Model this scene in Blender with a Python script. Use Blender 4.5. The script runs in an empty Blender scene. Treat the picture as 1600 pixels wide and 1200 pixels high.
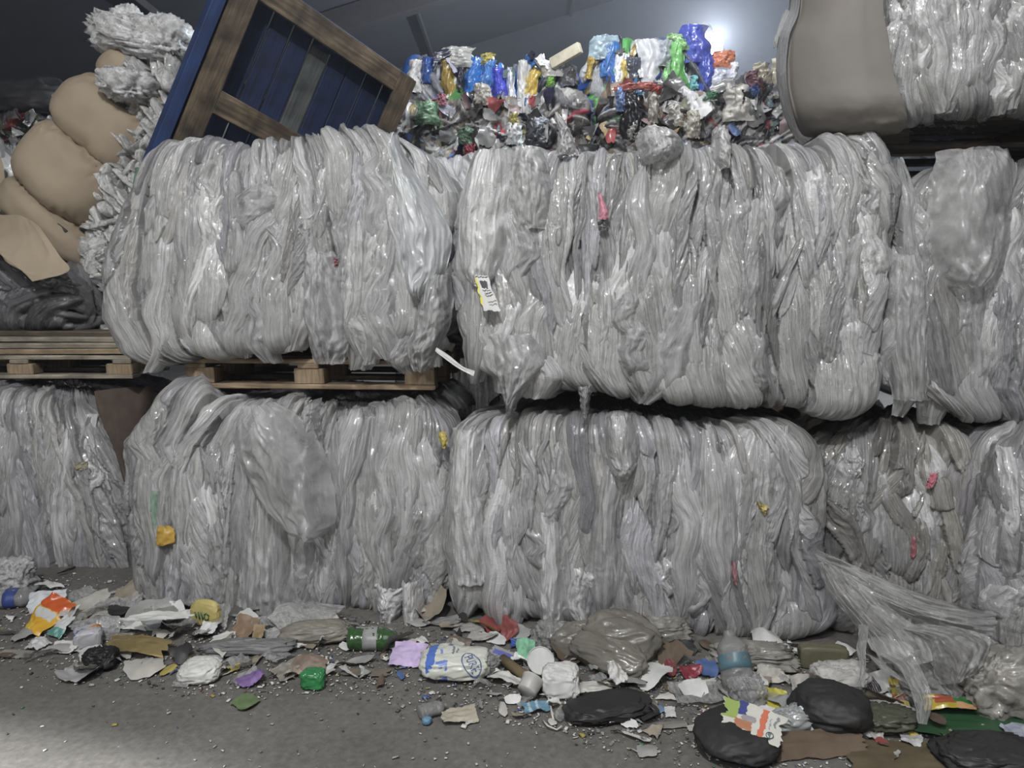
import bpy, math, random
import numpy as np
from mathutils import Vector, Matrix

# ---------------------------------------------------------------- camera model
F = 1164.0; CZ = 1.45; PITCH = math.atan(150 / F)
cP, sP = math.cos(PITCH), math.sin(PITCH)
def ray(px, py):
    x = (px - 800) / F; y = (600 - py) / F
    return np.array([x, cP + y * sP, -sP + y * cP])
def P(px, py, Y):
    r = ray(px, py); return r * (Y / r[1]) + np.array([0, 0, CZ])
def Fl(px, py, z=0.0):
    r = ray(px, py); return r * ((z - CZ) / r[2]) + np.array([0, 0, CZ])

SC = bpy.context.scene
COL = SC.collection
PI = math.pi

# ---------------------------------------------------------------- noise
def _h(i, j, k, seed):
    n = (i * 374761393 + j * 668265263 + k * 2147483647 * 3 + seed * 974634777) & 0xffffffff
    n = ((n ^ (n >> 13)) * 1274126177) & 0xffffffff
    n = ((n ^ (n >> 16)) * 2246822519) & 0xffffffff
    return ((n ^ (n >> 15)) & 0xffff) / 32767.5 - 1.0
def vn2(x, y, seed=0):
    x, y = .829 * x - .559 * y, .559 * x + .829 * y
    xi = np.floor(x).astype(np.int64); yi = np.floor(y).astype(np.int64)
    fx = x - xi; fy = y - yi
    fx = fx * fx * (3 - 2 * fx); fy = fy * fy * (3 - 2 * fy)
    a = _h(xi, yi, 0, seed); b = _h(xi + 1, yi, 0, seed)
    c = _h(xi, yi + 1, 0, seed); d = _h(xi + 1, yi + 1, 0, seed)
    return (a + (b - a) * fx) * (1 - fy) + (c + (d - c) * fx) * fy
def vn3(p, f, seed=0):
    q = (p @ np.array([[.61, -.66, .44], [.74, .67, -.02], [-.28, .34, .90]]).T) * f; i = np.floor(q).astype(np.int64); w = q - i; w = w * w * (3 - 2 * w)
    r = 0
    for dx in (0, 1):
        for dy in (0, 1):
            for dz in (0, 1):
                r = r + _h(i[:, 0] + dx, i[:, 1] + dy, i[:, 2] + dz, seed) * \
                    (w[:, 0] if dx else 1 - w[:, 0]) * (w[:, 1] if dy else 1 - w[:, 1]) * (w[:, 2] if dz else 1 - w[:, 2])
    return r
def fbm2(x, y, seed, o=3):
    r = 0; a = 1.0; t = 0
    for k in range(o):
        r = r + a * vn2(x * 2 ** k + 13.7 * k, y * 2 ** k + 5.1 * k, seed + k); t += a; a *= .5
    return r / t
def rid2(x, y, seed, o=2):
    r = 0; a = 1.0; t = 0
    for k in range(o):
        r = r + a * (1 - 2 * np.abs(vn2(x * 2 ** k + 9.2 * k, y * 2 ** k + 3.3 * k, seed + k))); t += a; a *= .5
    return r / t

# ---------------------------------------------------------------- materials
MC = {}
def new_mat(name):
    m = bpy.data.materials.new(name); m.use_nodes = True
    nt = m.node_tree; nt.nodes.clear()
    out = nt.nodes.new('ShaderNodeOutputMaterial')
    return m, nt, out
def nd(nt, typ, **kw):
    n = nt.nodes.new('ShaderNode' + typ)
    for k, v in kw.items():
        if k.startswith('i_'):
            key = k[2:]
            key = int(key) if key.isdigit() else key.replace('_', ' ')
            n.inputs[key].default_value = v
        else: setattr(n, k, v)
    return n
def lk(nt, a, ao, b, bi): nt.links.new(a.outputs[ao], b.inputs[bi])
def c4(c): return (c[0], c[1], c[2], 1.0)
def ramp(nt, stops):
    r = nd(nt, 'ValToRGB'); e = r.color_ramp.elements
    while len(e) < len(stops): e.new(0.5)
    for i, (p, c) in enumerate(stops): e[i].position = p; e[i].color = c4(c)
    return r
def s2l(c):  # sRGB 0..255 -> linear
    return tuple((v / 255 / 12.92) if v / 255 <= .04045 else ((v / 255 + .055) / 1.055) ** 2.4 for v in c)

def film_mat(key, rough=.34, spec=.6, bump=.9, streak=(120, 5), coat=.85):
    """packed plastic film: tint per film sheet, fine creases running along each fold"""
    if key in MC: return MC[key]
    m, nt, out = new_mat(key)
    b = nd(nt, 'BsdfPrincipled')
    at = nd(nt, 'Attribute', attribute_name='tint'); af = nd(nt, 'Attribute', attribute_name='fold')
    mp = nd(nt, 'Mapping'); mp.inputs['Scale'].default_value = (streak[0], streak[1], 1)
    lk(nt, af, 'Vector', mp, 'Vector')
    n1 = nd(nt, 'TexNoise', i_Scale=1.0, i_Detail=5.0, i_Roughness=.62, i_Distortion=.7); lk(nt, mp, 'Vector', n1, 'Vector')
    tc = nd(nt, 'TexCoord')
    n2 = nd(nt, 'TexNoise', i_Scale=62.0, i_Detail=6.0, i_Roughness=.68, i_Distortion=2.6); lk(nt, tc, 'Object', n2, 'Vector')
    n3 = nd(nt, 'TexNoise', i_Scale=14.0, i_Detail=3.0); lk(nt, tc, 'Object', n3, 'Vector')
    # streaky dirt and stretch whitening, plus fine crease shading painted into the colour
    r1 = ramp(nt, [(.34, (.50, .50, .50)), (.5, (.98, .98, .98)), (.64, (1.38, 1.38, 1.38))]); lk(nt, n1, 'Fac', r1, 'Fac')
    r3 = ramp(nt, [(.3, (.84, .84, .83)), (.62, (1.04, 1.04, 1.05))]); lk(nt, n3, 'Fac', r3, 'Fac')
    m1 = nd(nt, 'MixRGB', blend_type='MULTIPLY', i_Fac=1.0); lk(nt, at, 'Color', m1, 'Color1'); lk(nt, r1, 'Color', m1, 'Color2')
    m2 = nd(nt, 'MixRGB', blend_type='MULTIPLY', i_Fac=1.0); lk(nt, m1, 'Color', m2, 'Color1'); lk(nt, r3, 'Color', m2, 'Color2')
    lk(nt, m2, 'Color', b, 'Base Color')
    rr = nd(nt, 'MapRange'); rr.inputs['To Min'].default_value = rough - .16; rr.inputs['To Max'].default_value = rough + .18
    lk(nt, n3, 'Fac', rr, 'Value'); lk(nt, rr, 'Result', b, 'Roughness')
    b.inputs['Specular IOR Level'].default_value = spec
    b.inputs['Coat Weight'].default_value = coat; b.inputs['Coat Roughness'].default_value = .08; b.inputs['Coat IOR'].default_value = 1.6
    ad = nd(nt, 'Math', operation='MULTIPLY_ADD'); ad.inputs[1].default_value = .8
    lk(nt, n2, 'Fac', ad, 0); lk(nt, n1, 'Fac', ad, 2)
    mpf = nd(nt, 'Mapping'); mpf.inputs['Scale'].default_value = (streak[0] * 2.6, streak[1] * 2.4, 1); lk(nt, af, 'Vector', mpf, 'Vector')
    n4 = nd(nt, 'TexNoise', i_Scale=1.0, i_Detail=3.0, i_Roughness=.6, i_Distortion=1.5); lk(nt, mpf, 'Vector', n4, 'Vector')
    ad2 = nd(nt, 'Math', operation='MULTIPLY_ADD'); ad2.inputs[1].default_value = .45; lk(nt, n4, 'Fac', ad2, 0); lk(nt, ad, 'Value', ad2, 2)
    bp = nd(nt, 'Bump', i_Strength=bump, i_Distance=.010); lk(nt, ad2, 'Value', bp, 'Height')
    lk(nt, bp, 'Normal', b, 'Normal')
    n5 = nd(nt, 'TexNoise', i_Scale=26.0, i_Detail=2.0, i_Roughness=.5, i_Distortion=1.5); lk(nt, tc, 'Object', n5, 'Vector')
    bc = nd(nt, 'Bump', i_Strength=.5, i_Distance=.012); lk(nt, n5, 'Fac', bc, 'Height'); lk(nt, bc, 'Normal', b, 'Coat Normal')
    mixf = nd(nt, 'Math', operation='MULTIPLY_ADD'); mixf.inputs[1].default_value = .55; h1 = nd(nt, 'Math', operation='MULTIPLY'); h1.inputs[1].default_value = .45
    lk(nt, n4, 'Fac', h1, 0); lk(nt, n1, 'Fac', mixf, 0); lk(nt, h1, 0, mixf, 2); lk(nt, mixf, 0, r1, 'Fac')
    lk(nt, b, 'BSDF', out, 'Surface')
    MC[key] = m; return m

def clear_mat(key, col=(.57, .57, .57), opac=.5, rough=.2, bump=.75, sc=(60, 6)):
    """single hazy film sheet: stretched creases along its length, more see-through where it lies flat"""
    if key in MC: return MC[key]
    m, nt, out = new_mat(key)
    tr = nd(nt, 'BsdfTransparent', i_Color=(.97, .97, .97, 1))
    b = nd(nt, 'BsdfPrincipled', i_Roughness=rough)
    b.inputs['Coat Weight'].default_value = 1.0; b.inputs['Coat Roughness'].default_value = .06; b.inputs['Coat IOR'].default_value = 1.6
    tl = nd(nt, 'BsdfTranslucent'); tl.inputs['Color'].default_value = c4(col)
    ms = nd(nt, 'MixShader', i_Fac=.12); lk(nt, b, 'BSDF', ms, 1); lk(nt, tl, 'BSDF', ms, 2)
    af = nd(nt, 'Attribute', attribute_name='fold'); mp = nd(nt, 'Mapping'); mp.inputs['Scale'].default_value = (sc[0], sc[1], 1); lk(nt, af, 'Vector', mp, 'Vector')
    n1 = nd(nt, 'TexNoise', i_Scale=1.0, i_Detail=5.0, i_Roughness=.6, i_Distortion=1.2); lk(nt, mp, 'Vector', n1, 'Vector')
    tc = nd(nt, 'TexCoord'); n3 = nd(nt, 'TexNoise', i_Scale=42.0, i_Detail=6.0, i_Roughness=.62, i_Distortion=2.5); lk(nt, tc, 'Object', n3, 'Vector')
    ad = nd(nt, 'Math', operation='MULTIPLY_ADD'); ad.inputs[1].default_value = .8; lk(nt, n3, 'Fac', ad, 0); lk(nt, n1, 'Fac', ad, 2)
    bp = nd(nt, 'Bump', i_Strength=bump, i_Distance=.010); lk(nt, ad, 'Value', bp, 'Height')
    lk(nt, bp, 'Normal', b, 'Normal')
    n5 = nd(nt, 'TexNoise', i_Scale=22.0, i_Detail=2.0, i_Distortion=1.5); lk(nt, tc, 'Object', n5, 'Vector')
    bc = nd(nt, 'Bump', i_Strength=.5, i_Distance=.012); lk(nt, n5, 'Fac', bc, 'Height'); lk(nt, bc, 'Normal', b, 'Coat Normal')
    r1 = ramp(nt, [(.34, tuple(v * .6 for v in col)), (.66, tuple(min(.95, v * 1.25) for v in col))]); lk(nt, n1, 'Fac', r1, 'Fac'); lk(nt, r1, 'Color', b, 'Base Color')
    n2 = nd(nt, 'TexNoise', i_Scale=9.0, i_Detail=3.0); lk(nt, tc, 'Object', n2, 'Vector')
    lw = nd(nt, 'LayerWeight', i_Blend=.25); lk(nt, bp, 'Normal', lw, 'Normal')
    a1 = nd(nt, 'Math', operation='MULTIPLY_ADD'); a1.inputs[1].default_value = .55; a1.inputs[2].default_value = opac - .40
    lk(nt, lw, 'Facing', a1, 0)
    a3 = nd(nt, 'Math', operation='MULTIPLY_ADD'); a3.inputs[1].default_value = .55; lk(nt, n1, 'Fac', a3, 0); lk(nt, a1, 'Value', a3, 2)
    a2 = nd(nt, 'Math', operation='MULTIPLY_ADD', use_clamp=True); a2.inputs[1].default_value = .3
    lk(nt, n2, 'Fac', a2, 0); lk(nt, a3, 'Value', a2, 2)
    mx = nd(nt, 'MixShader'); lk(nt, a2, 'Value', mx, 'Fac'); lk(nt, tr, 'BSDF', mx, 1); lk(nt, ms, 'Shader', mx, 2)
    lk(nt, mx, 'Shader', out, 'Surface')
    MC[key] = m; return m

def plain(key, col, rough=.6, spec=.4, var=.2, sc=12.0, bump=.2, bsc=40.0, metal=0.0, coat=0.0, col2=None, stretch=(1, 1, 1), transl=0.0):
    if key in MC: return MC[key]
    m, nt, out = new_mat(key)
    b = nd(nt, 'BsdfPrincipled', i_Roughness=rough, i_Metallic=metal)
    b.inputs['Specular IOR Level'].default_value = spec; b.inputs['Coat Weight'].default_value = coat; b.inputs['Coat Roughness'].default_value = .1
    tc = nd(nt, 'TexCoord'); mp = nd(nt, 'Mapping'); mp.inputs['Scale'].default_value = stretch
    lk(nt, tc, 'Object', mp, 'Vector')
    n1 = nd(nt, 'TexNoise', i_Scale=sc, i_Detail=5.0, i_Roughness=.6); lk(nt, mp, 'Vector', n1, 'Vector')
    lo = tuple(v * (1 - var) for v in col); hi = tuple(min(1, v * (1 + var)) for v in (col2 or col))
    r = ramp(nt, [(.3, lo), (.7, hi)]); lk(nt, n1, 'Fac', r, 'Fac'); lk(nt, r, 'Color', b, 'Base Color')
    n2 = nd(nt, 'TexNoise', i_Scale=bsc, i_Detail=4.0); lk(nt, mp, 'Vector', n2, 'Vector')
    bp = nd(nt, 'Bump', i_Strength=bump, i_Distance=.006); lk(nt, n2, 'Fac', bp, 'Height'); lk(nt, bp, 'Normal', b, 'Normal')
    if transl > 0:
        tl = nd(nt, 'BsdfTranslucent'); lk(nt, r, 'Color', tl, 'Color')
        ms = nd(nt, 'MixShader', i_Fac=transl); lk(nt, b, 'BSDF', ms, 1); lk(nt, tl, 'BSDF', ms, 2); lk(nt, ms, 'Shader', out, 'Surface')
    else: lk(nt, b, 'BSDF', out, 'Surface')
    MC[key] = m; return m
def colmat(rgb, rough=.45, **kw):
    g = sum(rgb) / 3; rgb = tuple(int(g + (v - g) * .74) for v in rgb)  # pulled towards grey: washed-out haze is put into the colour
    key = 'plastic_%d_%d_%d_%d' % (*rgb, int(rough * 100))
    return plain(key, s2l(rgb), rough=rough, **kw)

def print_mat(key, base, rects, rough=.4, coat=.2, warp=.06):
    """printed packaging: base colour with printed rectangles in the sheet's own UV"""
    if key in MC: return MC[key]
    m, nt, out = new_mat(key)
    b = nd(nt, 'BsdfPrincipled', i_Roughness=rough); b.inputs['Coat Weight'].default_value = coat
    tc = nd(nt, 'TexCoord'); nz = nd(nt, 'TexNoise', i_Scale=9.0, i_Detail=3.0); lk(nt, tc, 'UV', nz, 'Vector')
    mxv = nd(nt, 'MixRGB', blend_type='LINEAR_LIGHT', i_Fac=warp); lk(nt, tc, 'UV', mxv, 'Color1'); lk(nt, nz, 'Color', mxv, 'Color2')
    sp = nd(nt, 'SeparateXYZ'); lk(nt, mxv, 'Color', sp, 'Vector')
    prev = nd(nt, 'RGB'); prev.outputs[0].default_value = c4(s2l(base)); po = 0
    for (u0, u1, v0, v1, col) in rects:
        ms = None
        for ax, op, val in (('X', 'GREATER_THAN', u0), ('X', 'LESS_THAN', u1), ('Y', 'GREATER_THAN', v0), ('Y', 'LESS_THAN', v1)):
            a = nd(nt, 'Math', operation=op); a.inputs[1].default_value = val; lk(nt, sp, ax, a, 0)
            if ms is None: ms = a
            else:
                q = nd(nt, 'Math', operation='MULTIPLY'); lk(nt, ms, 0, q, 0); lk(nt, a, 0, q, 1); ms = q
        mx = nd(nt, 'MixRGB'); lk(nt, ms, 0, mx, 'Fac'); lk(nt, prev, po, mx, 'Color1'); mx.inputs['Color2'].default_value = c4(s2l(col)); prev = mx; po = 0
    lk(nt, prev, po, b, 'Base Color')
    n2 = nd(nt, 'TexNoise', i_Scale=60.0, i_Detail=3.0); lk(nt, tc, 'Object', n2, 'Vector')
    bp = nd(nt, 'Bump', i_Strength=.3, i_Distance=.004); lk(nt, n2, 'Fac', bp, 'Height'); lk(nt, bp, 'Normal', b, 'Normal')
    lk(nt, b, 'BSDF', out, 'Surface'); MC[key] = m; return m

def wood_mat(key, lo, mid, hi, along='x', dirt=.5):
    if key in MC: return MC[key]
    m, nt, out = new_mat(key)
    b = nd(nt, 'BsdfPrincipled', i_Roughness=.75)
    tc = nd(nt, 'TexCoord'); mp = nd(nt, 'Mapping')
    mp.inputs['Scale'].default_value = {'x': (1.5, 28, 28), 'y': (28, 1.5, 28), 'z': (28, 28, 1.5)}[along]
    lk(nt, tc, 'Object', mp, 'Vector')
    n1 = nd(nt, 'TexNoise', i_Scale=2.2, i_Detail=6.0, i_Roughness=.65, i_Distortion=.4); lk(nt, mp, 'Vector', n1, 'Vector')
    r = ramp(nt, [(.28, lo), (.5, mid), (.72, hi)]); lk(nt, n1, 'Fac', r, 'Fac')
    n2 = nd(nt, 'TexNoise', i_Scale=7.0, i_Detail=4.0); lk(nt, tc, 'Object', n2, 'Vector')
    r2 = ramp(nt, [(.35, (1 - dirt,) * 3), (.65, (1.1,) * 3)]); lk(nt, n2, 'Fac', r2, 'Fac')
    mx = nd(nt, 'MixRGB', blend_type='MULTIPLY', i_Fac=1.0); lk(nt, r, 'Color', mx, 'Color1'); lk(nt, r2, 'Color', mx, 'Color2')
    lk(nt, mx, 'Color', b, 'Base Color')
    bp = nd(nt, 'Bump', i_Strength=.35, i_Distance=.004); lk(nt, n1, 'Fac', bp, 'Height'); lk(nt, bp, 'Normal', b, 'Normal')
    lk(nt, b, 'BSDF', out, 'Surface'); MC[key] = m; return m

def glow_mat(key, col, strength):
    if key in MC: return MC[key]
    m, nt, out = new_mat(key); e = nd(nt, 'Emission', i_Strength=strength); e.inputs['Color'].default_value = c4(col)
    lk(nt, e, 'Emission', out, 'Surface'); MC[key] = m; return m

# ---------------------------------------------------------------- object helpers
def props(o, label=None, cat=None, group=None, kind=None):
    if label: o['label'] = label
    if cat: o['category'] = cat
    if group: o['group'] = group
    if kind: o['kind'] = kind
    return o
def empty(name, loc, rz=0.0, label=None, cat=None, group=None):
    o = bpy.data.objects.new(name, None); COL.objects.link(o); o.empty_display_size = .05
    o.location = Vector(loc); o.rotation_euler = (0, 0, rz)
    return props(o, label, cat, group)
def mesh_np(name, V, Fc, mat, parent=None, smooth=True, tint=None, fold=None, uv=None):
    """V (n,3), Fc (m,4) or list of faces -> ONE mesh object"""
    me = bpy.data.meshes.new(name)
    V = np.asarray(V, dtype=np.float32)
    if isinstance(Fc, np.ndarray):
        k = Fc.shape[1]
        me.vertices.add(len(V)); me.vertices.foreach_set('co', V.ravel())
        me.loops.add(Fc.size); me.loops.foreach_set('vertex_index', Fc.astype(np.int32).ravel())
        me.polygons.add(len(Fc)); me.polygons.foreach_set('loop_start', np.arange(0, Fc.size, k, dtype=np.int32))
        try: me.polygons.foreach_set('loop_total', np.full(len(Fc), k, dtype=np.int32))
        except Exception: pass
        me.update(calc_edges=True)
    else:
        me.from_pydata([tuple(map(float, v)) for v in V], [], Fc); me.update()
    if tint is not None:
        a = me.attributes.new('tint', 'FLOAT_COLOR', 'POINT')
        t = np.ones((len(V), 4), np.float32); t[:, :3] = tint; a.data.foreach_set('color', t.ravel())
    if fold is not None:
        a = me.attributes.new('fold', 'FLOAT_VECTOR', 'POINT'); a.data.foreach_set('vector', np.asarray(fold, np.float32).ravel())
    if uv is not None:
        l = me.uv_layers.new(name='UVMap'); idx = np.empty(len(me.loops), np.int32); me.loops.foreach_get('vertex_index', idx)
        l.data.foreach_set('uv', np.asarray(uv, np.float32)[idx].ravel())
    if smooth:
        me.polygons.foreach_set('use_smooth', np.ones(len(me.polygons), dtype=bool))
    me.validate(); me.update()
    if mat is not None: me.materials.append(mat)
    o = bpy.data.objects.new(name, me); COL.objects.link(o)
    if parent is not None: o.parent = parent
    return o
def grid_faces(m, n, wrap=False):
    i = np.arange(m - 1)[:, None]; j = np.arange(n if wrap else n - 1)[None, :]
    j2 = (j + 1) % n
    return np.stack([i * n + j, i * n + j2, (i + 1) * n + j2, (i + 1) * n + j], -1).reshape(-1, 4)
def box(name, size, loc, mat, parent=None, rot=(0, 0, 0), bev=.004, jit=0.0, seed=0):
    """bevelled board, lightly sawn-uneven"""
    sx, sy, sz = [s / 2 for s in size]; b = min(bev, sx * .4, sy * .4, sz * .4)
    V = []; Fc = []
    for (ex, ey, z) in ((sx - b, sy - b, -sz), (sx, sy, -sz + b), (sx, sy, sz - b), (sx - b, sy - b, sz)):
        c = b
        for (x, y) in ((ex - c, -ey), (ex, -ey + c), (ex, ey - c), (ex - c, ey), (-ex + c, ey), (-ex, ey - c), (-ex, -ey + c), (-ex + c, -ey)):
            V.append((x, y, z))
    for k in range(3):
        for q in range(8): Fc.append((k * 8 + q, k * 8 + (q + 1) % 8, k * 8 + 8 + (q + 1) % 8, k * 8 + 8 + q))
    Fc.append(tuple(range(7, -1, -1))); Fc.append(tuple(range(24, 32)))
    V = np.array(V)
    if jit:
        r = np.random.RandomState(seed); V = V + r.uniform(-jit, jit, V.shape)
    o = mesh_np(name, V, Fc, mat, parent, smooth=False); o.location = Vector(loc); o.rotation_euler = rot
    return o
def tube(name, pts, r, mat, parent=None, n=8, radii=None, flat=1.0):
    pts = [Vector(p) for p in pts]; V = []; up = Vector((0, 0, 1))
    for i, p in enumerate(pts):
        t = (pts[min(i + 1, len(pts) - 1)] - pts[max(i - 1, 0)]).normalized()
        a = t.cross(up)
        if a.length < .05: a = t.cross(Vector((1, 0, 0)))
        a.normalize(); b = t.cross(a).normalized(); rr = radii[i] if radii else r
        for k in range(n):
            th = 2 * PI * k / n; V.append(p + a * (rr * math.cos(th)) + b * (rr * flat * math.sin(th)))
    Fc = [tuple(f) for f in grid_faces(len(pts), n, True)]
    Fc.append(tuple(range(n - 1, -1, -1))); Fc.append(tuple(range((len(pts) - 1) * n, len(pts) * n)))
    return mesh_np(name, [tuple(v) for v in V], Fc, mat, parent)
def lathe(name, prof, mat, parent=None, n=28, closed=False, squash=None):
    V = []
    for (r, z) in prof:
        for k in range(n):
            th = 2 * PI * k / n; V.append((r * math.cos(th), r * math.sin(th), z))
    V = np.array(V)
    if squash is not None: V = squash(V)
    Fc = [tuple(f) for f in grid_faces(len(prof), n, True)]
    if prof[0][0] > 1e-5: Fc.append(tuple(range(n - 1, -1, -1)))
    if prof[-1][0] > 1e-5 and closed: Fc.append(tuple(range((len(prof) - 1) * n, len(prof) * n)))
    return mesh_np(name, V, Fc, mat, parent)
def text_mesh(name, txt, size, mat, parent, loc, rot):
    cu = bpy.data.curves.new(name, 'FONT'); cu.body = txt; cu.size = size; cu.align_x = 'CENTER'; cu.align_y = 'CENTER'; cu.extrude = .0004
    t = bpy.data.objects.new(name + '_tmp', cu); COL.objects.link(t)
    dg = bpy.context.evaluated_depsgraph_get(); me = bpy.data.meshes.new_from_object(t.evaluated_get(dg))
    bpy.data.objects.remove(t)
    me.materials.clear(); me.materials.append(mat)
    o = bpy.data.objects.new(name, me); COL.objects.link(o); o.parent = parent; o.location = loc; o.rotation_euler = rot
    return o
def catmull(arr, n):
    """arr (k,d) -> n samples"""
    k = len(arr); t = np.linspace(0, k - 1, n); i = np.clip(np.floor(t).astype(int), 0, k - 2); f = (t - i)[:, None]
    p0 = arr[np.clip(i - 1, 0, k - 1)]; p1 = arr[i]; p2 = arr[i + 1]; p3 = arr[np.clip(i + 2, 0, k - 1)]
    return .5 * (2 * p1 + (p2 - p0) * f + (2 * p0 - 5 * p1 + 4 * p2 - p3) * f ** 2 + (3 * p1 - p0 - 3 * p2 + p3) * f ** 3)
def surf(ctrl, nu, nv):
    """ctrl [rows][cols] 3-vectors -> (nv,nu,3) smooth sheet"""
    C = np.array(ctrl, float); R = np.stack([catmull(r, nu) for r in C])
    return np.stack([catmull(R[:, j], nv) for j in range(nu)], 1)

# ---------------------------------------------------------------- bale builder
class Frame:
    def __init__(s, pxL, dL, pxR, dR):
        A = P(pxL, 450, dL); B = P(pxR, 450, dR); s.A = A[:2]; d = B[:2] - A[:2]; s.W = float(np.hypot(*d)); s.e1 = d / s.W
        s.e2 = np.array([-s.e1[1], s.e1[0]]); s.yaw = math.atan2(s.e1[1], s.e1[0])
    def az(s, px, py):
        r = ray(px, py); M = np.array([[r[0], -s.e1[0]], [r[1], -s.e1[1]]]); t, a = np.linalg.solve(M, s.A)
        return a, CZ + r[2] * t

def rounded_rect(W, D, r):
    """dense outline, arc length 0 at the front centre (x right, y back); returns s,x,y,nx,ny"""
    pts = []; nr = []
    def line(x0, y0, x1, y1, n):
        for t in np.linspace(0, 1, 60, endpoint=False): pts.append((x0 + (x1 - x0) * t, y0 + (y1 - y0) * t)); nr.append(n)
    def arc(cx, cy, a0):
        for t in np.linspace(0, PI / 2, 30, endpoint=False): a = a0 + t; pts.append((cx + r * math.cos(a), cy + r * math.sin(a))); nr.append((math.cos(a), math.sin(a)))
    line(W / 2, 0, W - r, 0, (0, -1)); arc(W - r, r, -PI / 2); line(W, r, W, D - r, (1, 0)); arc(W - r, D - r, 0)
    line(W - r, D, r, D, (0, 1)); arc(r, D - r, PI / 2); line(0, D - r, 0, r, (-1, 0)); arc(r, r, PI); line(r, 0, W / 2, 0, (0, -1))
    pts.append((W / 2, 0)); nr.append((0, -1))
    p = np.array(pts); n = np.array(nr); s = np.concatenate([[0], np.cumsum(np.hypot(*np.diff(p, axis=0).T))])
    return s, p, n

def add_lobes(S, Wv, lobes, H0):
    m, n = len(Wv), len(S)
    H = H0.copy(); FS = np.zeros((m, n)); ID = np.full((m, n), -1, np.int32)
    FS[:] = S[None, :]
    for k, L in enumerate(lobes):
        zc, sc, hw = L['z'], L['s'], L['w']
        i0, i1 = np.searchsorted(Wv, zc[0]), np.searchsorted(Wv, zc[-1])
        if i1 - i0 < 2: continue
        z = Wv[i0:i1]; c = np.interp(z, zc, sc) + L['wig'] * np.sin(z * L['wf'] + L['ph']) + L['wig'] * .6 * np.sin(z * L['wf'] * 2.3 + L['ph'] * 3)
        t = (z - zc[0]) / (zc[-1] - zc[0]); env = np.clip(1 - np.abs(2 * t - 1) ** L['pe'], 0, 1) ** .8
        h = np.interp(z, zc, hw) * (.06 + .94 * env) * (1 + .10 * np.sin(z * 11 + L['ph'] * 5) + .20 * vn2(z * 9 + L['ph'] * 9, z * 0, k)); am = L['amp'] * (.1 + .9 * env)
        j0 = np.searchsorted(S, (c - h).min()); j1 = np.searchsorted(S, (c + h).max())
        if j1 - j0 < 2: continue
        T = (S[None, j0:j1] - c[:, None]) / np.maximum(h, 1e-4)[:, None]
        ins = np.abs(T) < 1
        Tk = T + L['skew'] * (1 - T * T)
        val = L['base'] * (.45 + .55 * env)[:, None] + am[:, None] * (1 - np.abs(Tk) ** 2.4)
        sub = H[i0:i1, j0:j1]; up = ins & (val > sub)
        sub[up] = val[up]
        # creases inside one folded sheet run at their own small angle
        FS[i0:i1, j0:j1][up] = (T * h[:, None] + L['ang'] * (z - zc[0])[:, None])[up]; ID[i0:i1, j0:j1][up] = k
    return H, FS, ID

def grey_tint(r):
    t = np.clip(r.normal(.47, .075), .26, .72); q = r.rand()
    if q < .10: t *= .68
    w = r.rand()
    if w < .15: return (t, t * .99, t * .955)
    if w < .32: return (t * .985, t * .975, t * 1.03)
    return (t, t, t)

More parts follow.
